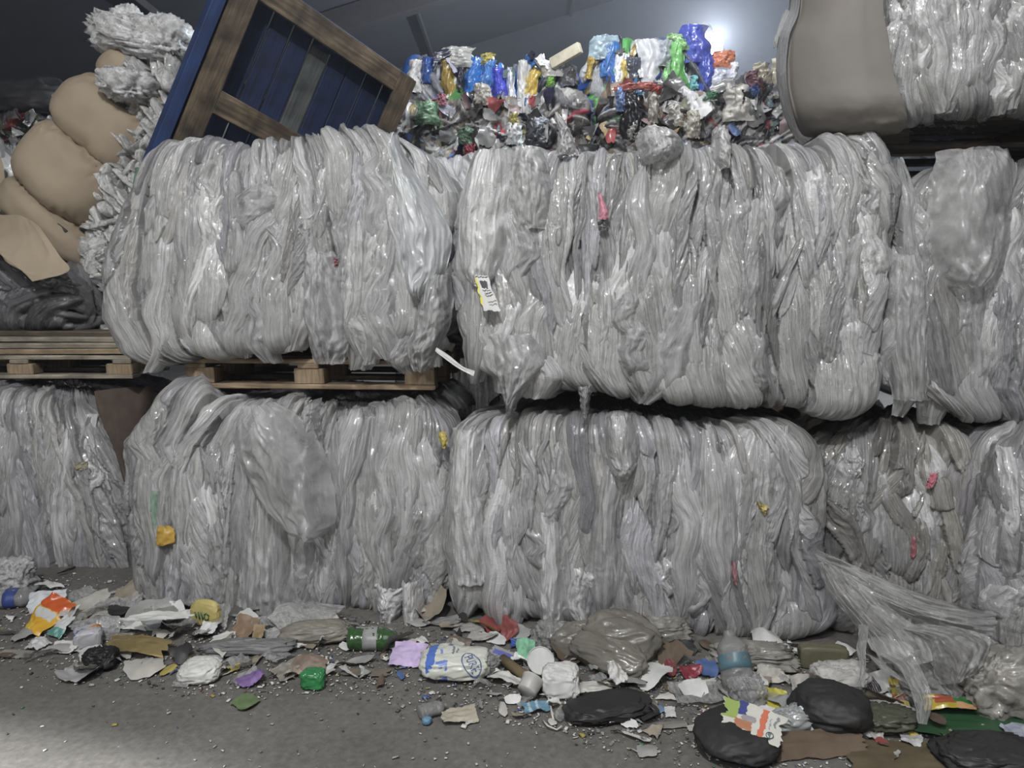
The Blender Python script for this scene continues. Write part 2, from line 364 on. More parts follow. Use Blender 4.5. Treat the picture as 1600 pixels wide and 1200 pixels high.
def bale(name, label, pxL, dL, pxR, dR, D, left, right, top, bottom, seed, n_lobes=None, hw=(.008, .042), ln=(.25, 1.1), slope=.06, custom=(),
         tint=grey_tint, mat=None, res=.0032, shrink=.036, dome=.04, fine_z=None, crease=1.0, ampk=(.15, .5), base=(0, .055), group=None, cat='bale',
         part='film_mass', bulge=.025, zbot=None, lump=.016, r_edge=.05, lo=None):
    R = np.random.RandomState(seed); fr = Frame(pxL, dL, pxR, dR); W = fr.W
    Lz = sorted([(fr.az(*p)[1], fr.az(*p)[0] + shrink) for p in left]); Rz = sorted([(fr.az(*p)[1], fr.az(*p)[0] - shrink) for p in right])
    Ta = sorted([(fr.az(*p)[0], fr.az(*p)[1] - shrink) for p in top])
    Ba = sorted([(fr.az(*p)[0], fr.az(*p)[1] + shrink * .4) for p in bottom]) if bottom else [(0, zbot), (W, zbot)]
    f = lambda a: (np.array([q[0] for q in a]), np.array([q[1] for q in a]))
    Lz, Rz, Ta, Ba = f(Lz), f(Rz), f(Ta), f(Ba)
    zb = float(Ba[1].mean()); H = float(Ta[1].mean() - zb)
    # ring & profile samples
    sd, pd, ndn = rounded_rect(W, D, .06); per = sd[-1]
    lim = W / 2 + .22
    Sf = np.arange(-lim, lim, res)
    Sc = np.arange(lim, per - lim, .03)
    S = np.concatenate([Sf, Sc]); Sm = np.mod(S, per)
    X = np.interp(Sm, sd, pd[:, 0]); Y = np.interp(Sm, sd, pd[:, 1]); NX = np.interp(Sm, sd, ndn[:, 0]); NY = np.interp(Sm, sd, ndn[:, 1])
    rt, rb = r_edge, .06
    pr = []  # (inset, z, n_out, n_z)
    dmin = min(W, D) / 2 * .97
    for d in np.linspace(dmin, rb, 9)[:-1]: pr.append((d, 0, 0, -1))
    for a in np.linspace(-PI / 2, 0, 12): pr.append((rb - rb * math.cos(a), rb + rb * math.sin(a), math.cos(a), math.sin(a)))
    pr.append((0, H - rt, 1, 0))
    for a in np.linspace(0, PI / 2, 14)[1:]: pr.append((rt - rt * math.cos(a), H - rt + rt * math.sin(a), math.cos(a), math.sin(a)))
    for d in np.linspace(rt, dmin, 9)[1:]: pr.append((d, H, 0, 1))
    pr = np.array(pr); ws = np.concatenate([[0], np.cumsum(np.hypot(*np.diff(pr[:, :2], axis=0).T))])
    iz = 8; ws = ws - ws[iz] ; wtop = ws[-9]
    zlo = -.12 if fine_z is None else max(-.12, (fine_z - zb))
    Wv = np.concatenate([np.linspace(ws[0], zlo, 14 if fine_z is None else 40, endpoint=False), np.arange(zlo, wtop + .10, res), np.arange(wtop + .10, min(ws[-1], wtop + .4), .011), np.linspace(min(ws[-1], wtop + .41), ws[-1], 8)])
    Wv = np.unique(np.clip(Wv, ws[0], ws[-1]))
    IN, Z, NO, NZ = [np.interp(Wv, ws, pr[:, k]) for k in range(4)]
    # lobes
    lobes = []
    n_l = n_lobes or int((2 * lim) / .0062)
    for k in range(n_l):
        s0 = R.uniform(-lim - .02, lim + .02) if k % 9 else R.uniform(lim, per - lim)
        h = R.uniform(*hw) * (1 if R.rand() < .8 else 1.5); l = R.uniform(*ln) * H
        zc = R.uniform(-.05 if lo is None else lo - zb, wtop + .05); z0, z1 = zc - l / 2, zc + l / 2
        z0 = max(z0, R.uniform(-.16, .02)); z1 = min(z1, wtop + R.uniform(0, .25))
        if z1 - z0 < .03: continue
        dr = R.normal(0, slope) * (z1 - z0)
        lobes.append(dict(z=np.array([z0, (z0 + z1) / 2, z1]), s=np.array([s0 - dr, s0, s0 + dr]), w=np.array([R.uniform(.6, 1.3), 1, R.uniform(.6, 1.3)]) * h,
                          amp=h * R.uniform(*ampk), base=R.uniform(*base), wig=R.uniform(0, .016), wf=R.uniform(4, 15), ph=R.uniform(0, 6.28), pe=R.choice([2, 4, 8]), skew=R.uniform(-.6, .6), ang=R.normal(0, .16), tint=tint(R), crk=R.uniform(.3, 1.7)))
    for C in custom:
        pts = []
        for (px, py, w) in C['p']:
            a, z = fr.az(px, py); al, ar = np.interp(z, *Lz), np.interp(z, *Rz); xn = (a - al) / (ar - al) * W; zB, zT = np.interp(xn, *Ba), np.interp(xn, *Ta)
            pts.append(((z - zB) / (zT - zB) * H, xn - W / 2, w * dL / F / 2))
        pts.sort(); q = np.array(pts)
        q[0, 0] -= q[0, 2] * 1.2; q[-1, 0] += q[-1, 2] * 1.2
        g = C.get('t', .6) * .80; g = (g, g, g * .985) if not isinstance(g, tuple) else g
        lobes.append(dict(z=q[:, 0], s=q[:, 1], w=q[:, 2] * 1.15, amp=C.get('amp', q[:, 2].max() * .32), ang=R.normal(0, .15), base=C.get('b', .05) * .62, wig=.003, wf=9, ph=R.uniform(0, 6), pe=C.get('pe', 3), skew=C.get('skew', 0), tint=g, crk=C.get('c', .8)))
    SG, WG = np.meshgrid(S, Wv)
    wx = SG + .02 * vn2(SG * 14, WG * 5, seed + 51) + .008 * vn2(SG * 40, WG * 16, seed + 52)
    H0 = -.02 + .015 * fbm2(SG * 9, WG * 2.5, seed) + .014 * rid2(wx * 55, WG * 4, seed + 5)
    Hh, FS, ID = add_lobes(S, Wv, lobes, H0)
    tl = np.array([l['tint'] for l in lobes] + [tint(R)]); ck = np.array([l['crk'] for l in lobes] + [1.0])
    rnd = np.concatenate([R.uniform(0, 50, len(lobes)), [7.0]])
    crk = ck[ID] * crease; rid = rnd[ID]
    fw = FS + .010 * vn2(SG * 30, WG * 11, seed + 61) + .005 * vn2(SG * 80, WG * 34, seed + 62)
    cx = SG + .025 * vn2(SG * 11, WG * 11, seed + 63); cw = WG + .025 * vn2(SG * 11, WG * 11, seed + 64)
    Hh = Hh + crk * (.0065 * rid2(fw * 38 + rid, WG * 2.2 + rid * 3, seed + 11, 1) + .0042 * rid2(fw * 90 + rid * 2, WG * 5 + rid, seed + 17, 2)
                     + .0026 * (1 - 2 * np.abs(vn2(cx * 42 + cw * 9, cw * 14 - cx * 16, seed + 23))) + .0014 * (1 - 2 * np.abs(vn2(cx * 95 - cw * 16, cw * 34 + cx * 30, seed + 29))))
    Hh = Hh + lump * fbm2(SG * 4.5, WG * 3.5, seed + 31) + bulge * np.clip(1 - (2 * WG / H - 1) ** 2, 0, 1)
    cap = np.clip(IN / .25, 0, 1)[:, None]
    Hh = Hh * (1 - .5 * cap) + cap * .02 * rid2(SG * 7, IN[:, None] * 14 + WG * 0, seed + 41)
    kx = 1 - IN[:, None] / (W / 2); ky = 1 - IN[:, None] / (D / 2)
    x = W / 2 + (X[None, :] - W / 2) * kx + NX[None, :] * NO[:, None] * Hh
    y = D / 2 + (Y[None, :] - D / 2) * ky + NY[None, :] * NO[:, None] * Hh
    z = Z[:, None] + NZ[:, None] * Hh * np.where(NZ[:, None] < 0, .6, 1) + (dome * np.clip(IN / .35, 0, 1) * (NZ > .5))[:, None]
    zB, zT = np.interp(x, *Ba), np.interp(x, *Ta); zz = zB + z / H * (zT - zB)
    al, ar = np.interp(zz, *Lz), np.interp(zz, *Rz); xx = al + x / W * (ar - al)
    V = np.stack([xx - W / 2, y - D / 2, zz - zb], -1).reshape(-1, 3)
    o = fr.A + fr.e1 * W / 2 + fr.e2 * D / 2
    root = empty(name, (o[0], o[1], zb), fr.yaw, label, cat, group)
    fold = np.stack([FS + rid, WG, rid], -1).reshape(-1, 3)
    body = mesh_np(part, V, grid_faces(len(Wv), len(S), True), mat or film_mat('film'), root, tint=tl[ID].reshape(-1, 3), fold=fold)
    fr.D = D; fr.zb = zb; fr.root = root; fr.dL = dL; fr.body = body
    return fr
def loc_of(fr, px, py, off):
    """point on the bale's front plane moved OFF metres out of it, in the bale's own coordinates"""
    a, z = fr.az(px, py)
    return np.array([a - fr.W / 2, -fr.D / 2 - off, z - fr.zb])
def sheet_on(fr, name, rows, mat, seed, off=.09, bulge=.05, wr=.012, n=(36, 60), label=None, tuck=.05, fx=7, fz=3):
    """loose film sheet lying over the bale's front; rows of (py, px_left, px_right[, extra offset])"""
    C = []
    for q, r in enumerate(rows):
        ex = r[3] if len(r) > 3 else 0
        C.append([loc_of(fr, r[1] + (r[2] - r[1]) * u, r[0], off + ex + bulge * math.sin(PI * u) * (1 if 0 < q < len(rows) - 1 else .4) - tuck * (abs(2 * u - 1) ** 4)) for u in (0, .25, .5, .75, 1)])
    G = surf(C, n[0], n[1]); U, Vv = np.meshgrid(np.linspace(0, 1, n[0]), np.linspace(0, 1, n[1]))
    Uw = U + .10 * vn2(U * 3, Vv * 4, seed + 21) + .04 * vn2(U * 9, Vv * 11, seed + 22); Vw = Vv + .08 * vn2(U * 4, Vv * 4, seed + 23)
    d = wr * (rid2(Uw * fx + Vw * 1.5, Vw * fz, seed, 2) + .55 * (1 - 2 * np.abs(vn2(Uw * 9 + Vw * 6, Vw * 7 - Uw * 5, seed + 3))) + .3 * (1 - 2 * np.abs(vn2(Uw * 21 - Vw * 9, Vw * 15 + Uw * 6, seed + 4))))
    G[:, :, 1] -= d; G[:, :, 0] += .006 * fbm2(U * 3, Vv * 11, seed + 7); G[:, :, 2] += .008 * fbm2(U * 9, Vv * 3, seed + 9)
    o = mesh_np(name, G.reshape(-1, 3), grid_faces(n[1], n[0]), mat, fr.root, uv=np.stack([U, Vv], -1).reshape(-1, 2),
                tint=np.full((n[0] * n[1], 3), .6), fold=np.stack([U * .16 + seed * .37, Vv * .5, U * 0 + seed], -1).reshape(-1, 3))
    if label: o['label'] = label
    return o

def strips(fr, n, seed, mats, x0, x1, y0, y1, wpx=(26, 80), lpx=(90, 300), off=(.035, .075), name='film_sheet'):
    """loose sheets of film layered over the bale's front, each its own part"""
    R = np.random.RandomState(seed)
    for k in range(n):
        w = R.uniform(*wpx) * (1 if R.rand() < .75 else 1.4); l = min(R.uniform(*lpx), (y1 - y0) * .95); cx = R.uniform(x0, x1); cy = R.uniform(y0 + l / 2 - 8, y1 - l / 2 + 14) if l < y1 - y0 else (y0 + y1) / 2
        lean = R.normal(0, .09) * l; rows = []; m = 6
        for q in range(m):
            t = q / (m - 1); e = (1 - abs(2 * t - 1) ** R.uniform(2, 5)); hw = w / 2 * (.42 + .58 * e) * R.uniform(.7, 1.2); c = cx + lean * (t - .5) + R.normal(0, w * .10)
            c = min(max(c, x0 + hw * .6), x1 - hw * .6)
            rows.append((cy - l / 2 + l * t, c - hw, c + hw, -.06 * (1 - e)))
        sheet_on(fr, name, rows, mats[k % len(mats)], seed + k, off=R.uniform(*off), bulge=R.uniform(.008, .03), wr=R.uniform(.006, .014), n=(22, 56), tuck=R.uniform(.02, .06), fx=R.uniform(2.5, 7), fz=R.uniform(.7, 2.2))
# ---------------------------------------------------------------- crumpled things
def crumple(w, l, seed, n=16, folds=4, amp=.12, outline='rect', curl=0.0, jag=.12):
    """crumpled sheet lying in XY; returns V, faces, uv"""
    r = np.random.RandomState(seed); U, Vv = np.meshgrid(np.linspace(-.5, .5, n), np.linspace(-.5, .5, n)); u, v = U.ravel().copy(), Vv.ravel().copy(); uv = np.stack([u + .5, v + .5], -1)
    th = np.arctan2(v, u); e = np.maximum(np.abs(u), np.abs(v)) * 2
    if outline in ('oval', 'leaf', 'torn'):
        # square -> disc
        uu = u * np.sqrt(np.clip(1 - 2 * v * v, 0, 1)); vv = v * np.sqrt(np.clip(1 - 2 * u * u, 0, 1)); k = {'oval': 1, 'leaf': 1, 'torn': .55}[outline]
        u = u * (1 - k) + uu * k * 1.15; v = v * (1 - k) + vv * k * 1.15
        if outline == 'leaf': v = v * (1 - np.abs(2 * u) ** 2.2 * .8)
    if outline == 'tri': u = u * (.5 - v) * 1.05 + .08 * v
    if outline == 'torn' or jag > 0:
        rad = 1 + jag * e ** 3 * (vn2(th * 2.2 + 10, th * 0 + seed, seed) + .6 * vn2(th * 7 + 10, th * 0, seed + 1)); u = u * rad; v = v * rad
    z = np.zeros_like(u)
    for k in range(folds):
        a = r.uniform(0, PI); c = r.uniform(-.3, .3); z += amp * r.choice([-1, 1]) * r.uniform(.5, 1.4) * np.abs(u * math.cos(a) + v * math.sin(a) - c)
    z += amp * .5 * fbm2(u * 5 + seed, v * 5, seed + 2) + curl * ((u * 2) ** 2)
    m = min(w, l); V = np.stack([u * w, v * l, z * m], -1); V[:, 2] -= V[:, 2].min()
    return V, grid_faces(n, n), uv
def lumpV(w, l, h, seed, nu=72, nv=44, rough=.14, fr=3.0, e=.75, flat=True, an=(1, 1, 1)):
    """crumpled closed bag / lump standing on z=0"""
    U, Vv = np.meshgrid(np.linspace(0, 2 * PI, nu, endpoint=False), np.linspace(-PI / 2, PI / 2, nv))
    sg = lambda a: np.sign(a) * np.abs(a) ** e
    p = np.stack([sg(np.cos(Vv)) * sg(np.cos(U)), sg(np.cos(Vv)) * sg(np.sin(U)), sg(np.sin(Vv))], -1).reshape(-1, 3)
    q = p + .35 * np.stack([vn3(p, 1.7, seed + 7), vn3(p, 1.7, seed + 8), vn3(p, 1.7, seed + 9)], -1)
    q = q * np.array(an)
    rg = lambda f, sd: (1 - 2 * np.abs(vn3(q, f, sd)))
    d = rough * rg(fr, seed) * .8 + rough * .55 * rg(fr * 2.1, seed + 1) + rough * .35 * rg(fr * 4.6, seed + 3) + rough * .18 * rg(fr * 9, seed + 4) + rough * 1.5 * vn3(p, 1.2, seed + 2)
    p = p * (1 + d)[:, None]; p = p * np.array([w / 2, l / 2, h / 2]); p[:, 2] -= p[:, 2].min()
    for k in (0, nv - 1): p[k * nu:(k + 1) * nu] = p[k * nu:(k + 1) * nu].mean(0)
    if flat: p[:, 2] = np.maximum(p[:, 2] - h * .12, 0)
    uv = np.stack([U / 2 / PI, Vv / PI + .5], -1).reshape(-1, 2)
    return p, grid_faces(nv, nu, True), uv

# ================================================================ SETTING
def quad(name, pts, mat, kind='structure'):
    o = mesh_np(name, pts, [(0, 1, 2, 3)], mat, smooth=False); o['kind'] = kind; return o
def floor_mat():
    m, nt, out = new_mat('dusty_concrete'); b = nd(nt, 'BsdfPrincipled', i_Roughness=.78); tc = nd(nt, 'TexCoord')
    n1 = nd(nt, 'TexNoise', i_Scale=1.6, i_Detail=8.0, i_Roughness=.6); n2 = nd(nt, 'TexNoise', i_Scale=38.0, i_Detail=6.0, i_Roughness=.7); n3 = nd(nt, 'TexVoronoi', i_Scale=70.0)
    for n in (n1, n2, n3): lk(nt, tc, 'Object', n, 'Vector')
    r1 = ramp(nt, [(.3, (.120, .115, .105)), (.7, (.178, .171, .158))]); lk(nt, n1, 'Fac', r1, 'Fac')
    r2 = ramp(nt, [(.35, (.72, .72, .72)), (.62, (1.08, 1.08, 1.08)), (.8, (1.5, 1.48, 1.44))]); lk(nt, n2, 'Fac', r2, 'Fac')
    mx = nd(nt, 'MixRGB', blend_type='MULTIPLY', i_Fac=1.0); lk(nt, r1, 'Color', mx, 'Color1'); lk(nt, r2, 'Color', mx, 'Color2'); lk(nt, mx, 'Color', b, 'Base Color')
    bp = nd(nt, 'Bump', i_Strength=.25, i_Distance=.004); lk(nt, n2, 'Fac', bp, 'Height'); lk(nt, bp, 'Normal', b, 'Normal'); lk(nt, b, 'BSDF', out, 'Surface'); return m
XL, XR, YN, YB = -9.0, 9.0, -7.0, 15.0
roof = lambda x: 6.3 + .30 * x
G_ = 40; gx, gy = np.meshgrid(np.linspace(XL, XR, G_), np.linspace(YN, YB, G_))
fl = mesh_np('floor', np.stack([gx, gy, .004 * fbm2(gx * 2, gy * 2, 3) - .004], -1).reshape(-1, 3), grid_faces(G_, G_), floor_mat()); fl['kind'] = 'structure'
grey_wall = plain('grey_wall_sheet', (.028, .031, .037), rough=.8, var=.2, sc=1.2)
dark_wall = plain('dark_wall_sheet', (.018, .018, .021), rough=.8, var=.25, sc=3)
steel = plain('roof_sheet', (.032, .034, .04), rough=.7, var=.15, sc=2)
beamm = plain('dark_beam_steel', (.030, .028, .030), rough=.7, var=.2)
quad('ceiling', [(XL, YN, roof(XL)), (XL, YB, roof(XL)), (XR, YB, roof(XR)), (XR, YN, roof(XR))], steel)
quad('wall_back', [(XL, YB, 0), (XR, YB, 0), (XR, YB, roof(XR)), (XL, YB, roof(XL))], grey_wall)
quad('wall_left', [(XL, YN, 0), (XL, YB, 0), (XL, YB, roof(XL)), (XL, YN, roof(XL))], dark_wall)
quad('wall_right', [(XR, YB, 0), (XR, YN, 0), (XR, YN, roof(XR)), (XR, YB, roof(XR))], dark_wall)
quad('wall_front', [(XR, YN, 0), (XL, YN, 0), (XL, YN, roof(XL)), (XR, YN, roof(XR))], dark_wall)
sl = math.atan(.30)
for k, y in enumerate((7.2, 11.6)):
    o = box('trim_%d' % (k + 1), (18.6, .22, .34), (0, y, roof(0) - .2), beamm, rot=(0, -sl, 0)); o['kind'] = 'structure'
for k, x in enumerate((-4.5, -1.5, 1.1, 3.4, 5.6)):
    o = box('trim_%d' % (k + 3), (.05, 21.6, .10), (x, 4.0, roof(x) - .06), beamm, rot=(0, 0, 0)); o['kind'] = 'structure'

# ================================================================ WHITE FILM BALES
FILM = film_mat('film'); CLR = clear_mat('clear_film', opac=.5); HAZY = clear_mat('hazy_film', opac=.7, rough=.28)
def px(*a): return [(a[i], a[i + 1]) for i in range(0, len(a), 2)]

L1 = bale('film_bale', 'dull white film bale at far left of bottom row, under the planks', -130, 3.86, 206, 3.80, 1.1,
          left=px(-130, 600, -130, 900), right=px(138, 636, 160, 690, 186, 760, 204, 830, 212, 890), top=px(-130, 612, 0, 606, 80, 612, 150, 622, 206, 640), bottom=px(-130, 888, 50, 888, 206, 905), seed=11, res=.004,
          custom=[dict(p=px3, t=t, c=c) for px3, t, c in (([(90, 650, 40), (75, 760, 44)], .62, .6), ([(130, 760, 30), (160, 880, 34)], .6, .8), ([(30, 640, 30), (25, 850, 34)], .55, 1))])
L2 = bale('film_bale', 'hazy film bale in bottom row with a big clear bag hanging from its top edge', 200, 3.36, 708, 3.24, 1.15,
          left=px(200, 945, 205, 850, 208, 750, 200, 690, 235, 640, 250, 600), right=px(705, 640, 700, 760, 706, 860, 690, 960), top=px(200, 600, 260, 596, 300, 632, 420, 630, 560, 640, 660, 628, 708, 650), bottom=px(200, 935, 300, 948, 450, 975, 560, 950, 640, 960, 708, 950), seed=22, res=.0036,
          custom=[dict(p=p_, t=t, c=c, b=b) for p_, t, c, b in (
              ([(245, 600, 42), (250, 700, 46), (225, 760, 40)], .58, 1.4, .06), ([(235, 760, 30), (260, 930, 44)], .56, .7, .06), ([(310, 690, 44), (300, 800, 40), (290, 920, 40)], .62, .6, .05),
              ([(420, 720, 50), (400, 950, 66)], .55, .5, .05), ([(545, 690, 40), (590, 830, 44), (560, 930, 40)], .58, .6, .05), ([(640, 650, 66), (640, 760, 50)], .56, 1.2, .07),
              ([(650, 790, 60), (640, 850, 50)], .44, 1.4, .08), ([(690, 700, 34), (675, 900, 60)], .6, .8, .06), ([(610, 900, 46), (615, 960, 42)], .56, 1.2, .07), ([(530, 840, 50), (515, 930, 50)], .57, .5, .05), ([(480, 850, 34), (470, 950, 40)], .5, .9, .05))])
L3 = bale('film_bale', 'broad even-grey film bale in middle of bottom row, directly below the stickered bale', 704, 3.16, 1290, 2.96, 1.2,
          left=px(708, 650, 704, 760, 702, 850, 720, 950), right=px(1262, 660, 1288, 740, 1275, 850, 1300, 960), top=px(704, 662, 760, 652, 900, 652, 1050, 662, 1200, 668, 1290, 672), bottom=px(704, 948, 800, 962, 900, 978, 1000, 985, 1120, 1000, 1290, 985), seed=33,
          custom=[dict(p=p_, t=t, c=c, b=b) for p_, t, c, b in (
              ([(738, 700, 44), (730, 850, 50), (745, 920, 60)], .52, .6, .06), ([(815, 670, 44), (800, 760, 44), (790, 930, 50)], .66, .7, .05), ([(860, 720, 40), (850, 850, 60), (860, 950, 50)], .54, .4, .06),
              ([(905, 700, 40), (890, 860, 60), (910, 970, 70)], .64, .7, .05), ([(970, 650, 46), (975, 740, 54)], .58, .6, .09), ([(1000, 800, 60), (990, 900, 40)], .62, .8, .05), ([(1075, 880, 34), (1080, 920, 34)], .5, .3, .06),
              ([(1130, 700, 34), (1125, 850, 40)], .56, .5, .05), ([(1180, 700, 30), (1190, 950, 50)], .6, .8, .05), ([(1015, 920, 50), (1000, 980, 44)], .6, .5, .05), ([(1240, 960, 70), (1230, 990, 60)], .55, .5, .07))])
L4 = bale('film_bale', 'brownish-grey film bale with pink scraps, recessed in bottom row behind the trailing sheet', 1278, 3.06, 1568, 2.98, 1.1,
          left=px(1285, 700, 1278, 780, 1300, 900), right=px(1555, 690, 1560, 800, 1545, 1000), top=px(1278, 690, 1340, 672, 1450, 668, 1568, 690), bottom=px(1278, 1005, 1420, 1010, 1568, 1010), seed=44, res=.004,
          tint=lambda r: tuple(v * k for v, k in zip(grey_tint(r), (.84, .82, .77))), ln=(.15, .6), hw=(.016, .05), slope=.25, crease=1.3,
          custom=[dict(p=p_, t=t, c=c, b=b) for p_, t, c, b in (([(1335, 705, 60), (1320, 770, 60)], .40, 1.2, .07), ([(1500, 800, 50), (1480, 950, 60)], .46, .5, .05), ([(1345, 770, 30), (1335, 860, 34)], .45, .3, .07), ([(1400, 800, 60), (1390, 860, 40)], .48, .8, .06))])
L5 = bale('film_bale', 'smooth grey film bale cut off by the right side, last in bottom row', 1556, 2.78, 1900, 2.66, 1.1,
          left=px(1566, 700, 1560, 800, 1548, 920, 1545, 1030), right=px(1900, 700, 1900, 1030), top=px(1556, 690, 1600, 664, 1900, 660), bottom=px(1556, 1040, 1900, 1060), seed=55, res=.005, hw=(.03, .09))
U1 = bale('film_bale', 'white film bale on a pallet, one big loose bag covering its right end', 165, 3.36, 712, 3.24, 1.1,
          left=px(220, 228, 200, 290, 186, 370, 166, 450, 168, 500, 190, 550, 225, 580), right=px(640, 195, 680, 240, 702, 300, 706, 380, 700, 450, 704, 500, 690, 545, 660, 570), top=px(165, 222, 250, 222, 330, 230, 385, 214, 440, 224, 500, 214, 540, 200, 600, 192, 640, 200, 712, 235),
          bottom=px(165, 572, 280, 558, 345, 552, 430, 548, 500, 534, 560, 536, 630, 530, 712, 532), seed=66,
          custom=[dict(p=p_, t=t, c=c, b=b) for p_, t, c, b in (
              ([(360, 240, 50), (350, 300, 44), (350, 370, 40)], .68, .8, .06), ([(345, 400, 34), (348, 440, 46), (330, 480, 34)], .72, .5, .09), ([(325, 500, 30), (340, 560, 50)], .7, .6, .10), ([(265, 250, 50), (275, 320, 40)], .62, 1.2, .06),
              ([(200, 420, 34), (215, 520, 50), (225, 560, 60)], .57, .4, .07), ([(245, 340, 40), (262, 460, 34), (275, 550, 36)], .6, .5, .06), ([(395, 480, 30), (392, 560, 34)], .62, .7, .06), ([(440, 440, 50), (435, 560, 50)], .58, .7, .08),
              ([(495, 420, 50), (520, 480, 60), (525, 560, 60)], .57, .5, .08), ([(530, 230, 70), (540, 300, 50)], .64, .6, .07), ([(610, 200, 40), (600, 260, 36)], .7, .7, .08), ([(580, 360, 50), (575, 430, 40)], .62, .6, .06),
              ([(460, 260, 60), (445, 330, 40)], .64, .8, .06), ([(585, 500, 50), (590, 555, 44)], .6, .7, .06), ([(650, 490, 60), (620, 550, 60)], .55, 1.0, .07), ([(480, 290, 30), (520, 400, 34)], .48, 1.2, .06), ([(670, 230, 60), (685, 330, 50)], .68, .4, .05))])
U2 = bale('film_bale', 'widest white film bale, top row centre, with a yellow-edged barcode sticker near its left end', 720, 3.14, 1402, 2.94, 1.2,
          left=px(735, 250, 722, 320, 720, 420, 728, 500, 745, 570, 790, 625), right=px(1372, 215, 1395, 290, 1388, 360, 1380, 430, 1372, 520, 1372, 630), top=px(720, 262, 760, 238, 840, 236, 950, 234, 1040, 222, 1120, 228, 1220, 232, 1300, 232, 1402, 205),
          bottom=px(720, 590, 780, 622, 850, 606, 940, 622, 1040, 628, 1150, 632, 1250, 640, 1340, 645, 1402, 640), seed=78,
          custom=[dict(p=p_, t=t, c=c, b=b) for p_, t, c, b in (
              ([(770, 250, 60), (755, 330, 60), (745, 420, 50)], .6, .5, .08), ([(820, 245, 60), (815, 320, 60)], .66, .7, .08), ([(745, 460, 40), (760, 540, 46), (790, 610, 40)], .62, .6, .08), ([(830, 460, 40), (850, 560, 60)], .56, .4, .07),
              ([(885, 260, 40), (870, 380, 40), (860, 470, 36)], .56, .5, .07), ([(900, 480, 44), (890, 590, 50)], .66, .7, .07), ([(945, 470, 50), (950, 590, 50)], .7, .8, .07), ([(990, 330, 34), (985, 440, 34)], .44, 1.3, .06), ([(1010, 420, 40), (1015, 520, 46), (1000, 600, 40)], .58, .4, .08),
              ([(1040, 240, 60), (1035, 340, 40)], .62, .6, .08), ([(1075, 400, 34), (1070, 520, 30)], .7, .5, .06), ([(1130, 340, 36), (1140, 420, 34), (1130, 500, 40)], .66, .6, .07), ([(1160, 500, 50), (1150, 610, 60)], .64, .8, .07), ([(1240, 450, 40), (1235, 600, 44)], .55, .3, .07), ([(1105, 560, 60), (1090, 610, 70)], .54, .8, .07),
              ([(1320, 580, 90), (1310, 620, 80)], .62, .8, .08), ([(1310, 250, 40), (1300, 360, 44)], .66, .7, .06), ([(1360, 250, 40), (1370, 340, 34)], .6, .6, .07), ([(1280, 400, 50), (1285, 520, 50)], .66, 1.0, .06), ([(1045, 570, 44), (1050, 610, 60)], .7, .5, .08))])
U3 = bale('film_bale', 'grey film bale at right of top row under the cardboard-ended bale', 1372, 3.02, 1800, 2.86, 1.1,
          left=px(1440, 250, 1405, 310, 1385, 400, 1368, 520, 1380, 600, 1430, 650), right=px(1800, 240, 1800, 660), top=px(1372, 276, 1440, 264, 1540, 256, 1600, 258, 1800, 254), bottom=px(1372, 620, 1440, 652, 1600, 660, 1800, 660), seed=88, hw=(.03, .09), ln=(.3, .9), slope=.2,
          tint=lambda r: tuple(v * .9 for v in grey_tint(r)),
          custom=[dict(p=p_, t=t, c=c, b=b) for p_, t, c, b in (([(1500, 260, 120), (1510, 350, 130)], .48, .5, .08), ([(1400, 380, 50), (1420, 520, 60)], .55, .6, .06), ([(1390, 540, 60), (1410, 630, 60)], .47, .3, .06), ([(1560, 430, 30), (1550, 520, 36)], .56, .6, .06), ([(1500, 470, 80), (1470, 620, 90)], .48, .5, .06))])
T1 = bale('film_bale', 'film bale with bulging cardboard-covered left end, high up on a pallet at right', 1262, 2.98, 1960, 2.78, 1.2,
          left=px(1372, -330, 1372, -40, 1376, 60, 1392, 140, 1412, 186), right=px(1960, -330, 1960, 178), top=px(1262, -330, 1960, -330), bottom=px(1262, 186, 1400, 174, 1500, 170, 1600, 164, 1960, 156), seed=99, hw=(.02, .07), res=.004, shrink=.02)

SM = [CLR, HAZY, clear_mat('milky_film', col=(.66, .66, .66), opac=.95, rough=.3), clear_mat('glossy_film', col=(.6, .6, .61), opac=.42, rough=.12, bump=.7, sc=(50, 6)), film_mat('sheet_film', streak=(110, 5))]
strips(L1, 14, 110, SM, -10, 140, 625, 890)
strips(L2, 42, 210, SM, 212, 696, 640, 945)
strips(L3, 46, 310, SM, 716, 1280, 665, 980)
strips(L4, 22, 410, SM, 1290, 1550, 690, 1000, lpx=(60, 180))
strips(L5, 5, 510, SM, 1566, 1620, 700, 1020)
strips(U1, 48, 610, SM, 215, 690, 235, 570)
strips(U2, 54, 710, SM, 735, 1380, 245, 625)
strips(U3, 20, 810, SM, 1400, 1640, 255, 650, wpx=(40, 110))
strips(T1, 16, 910, SM, 1395, 1620, -60, 168, wpx=(30, 90))

# ================================================================ WHAT LIES ON THE BALES (parts of each bale)
BAG = clear_mat('bag_film', col=(.74, .76, .79), opac=.9, rough=.16, sc=(9, 2.5), bump=.25); BAGC = clear_mat('clear_bag_film', col=(.58, .58, .58), opac=.42, rough=.14, sc=(16, 4), bump=.4)
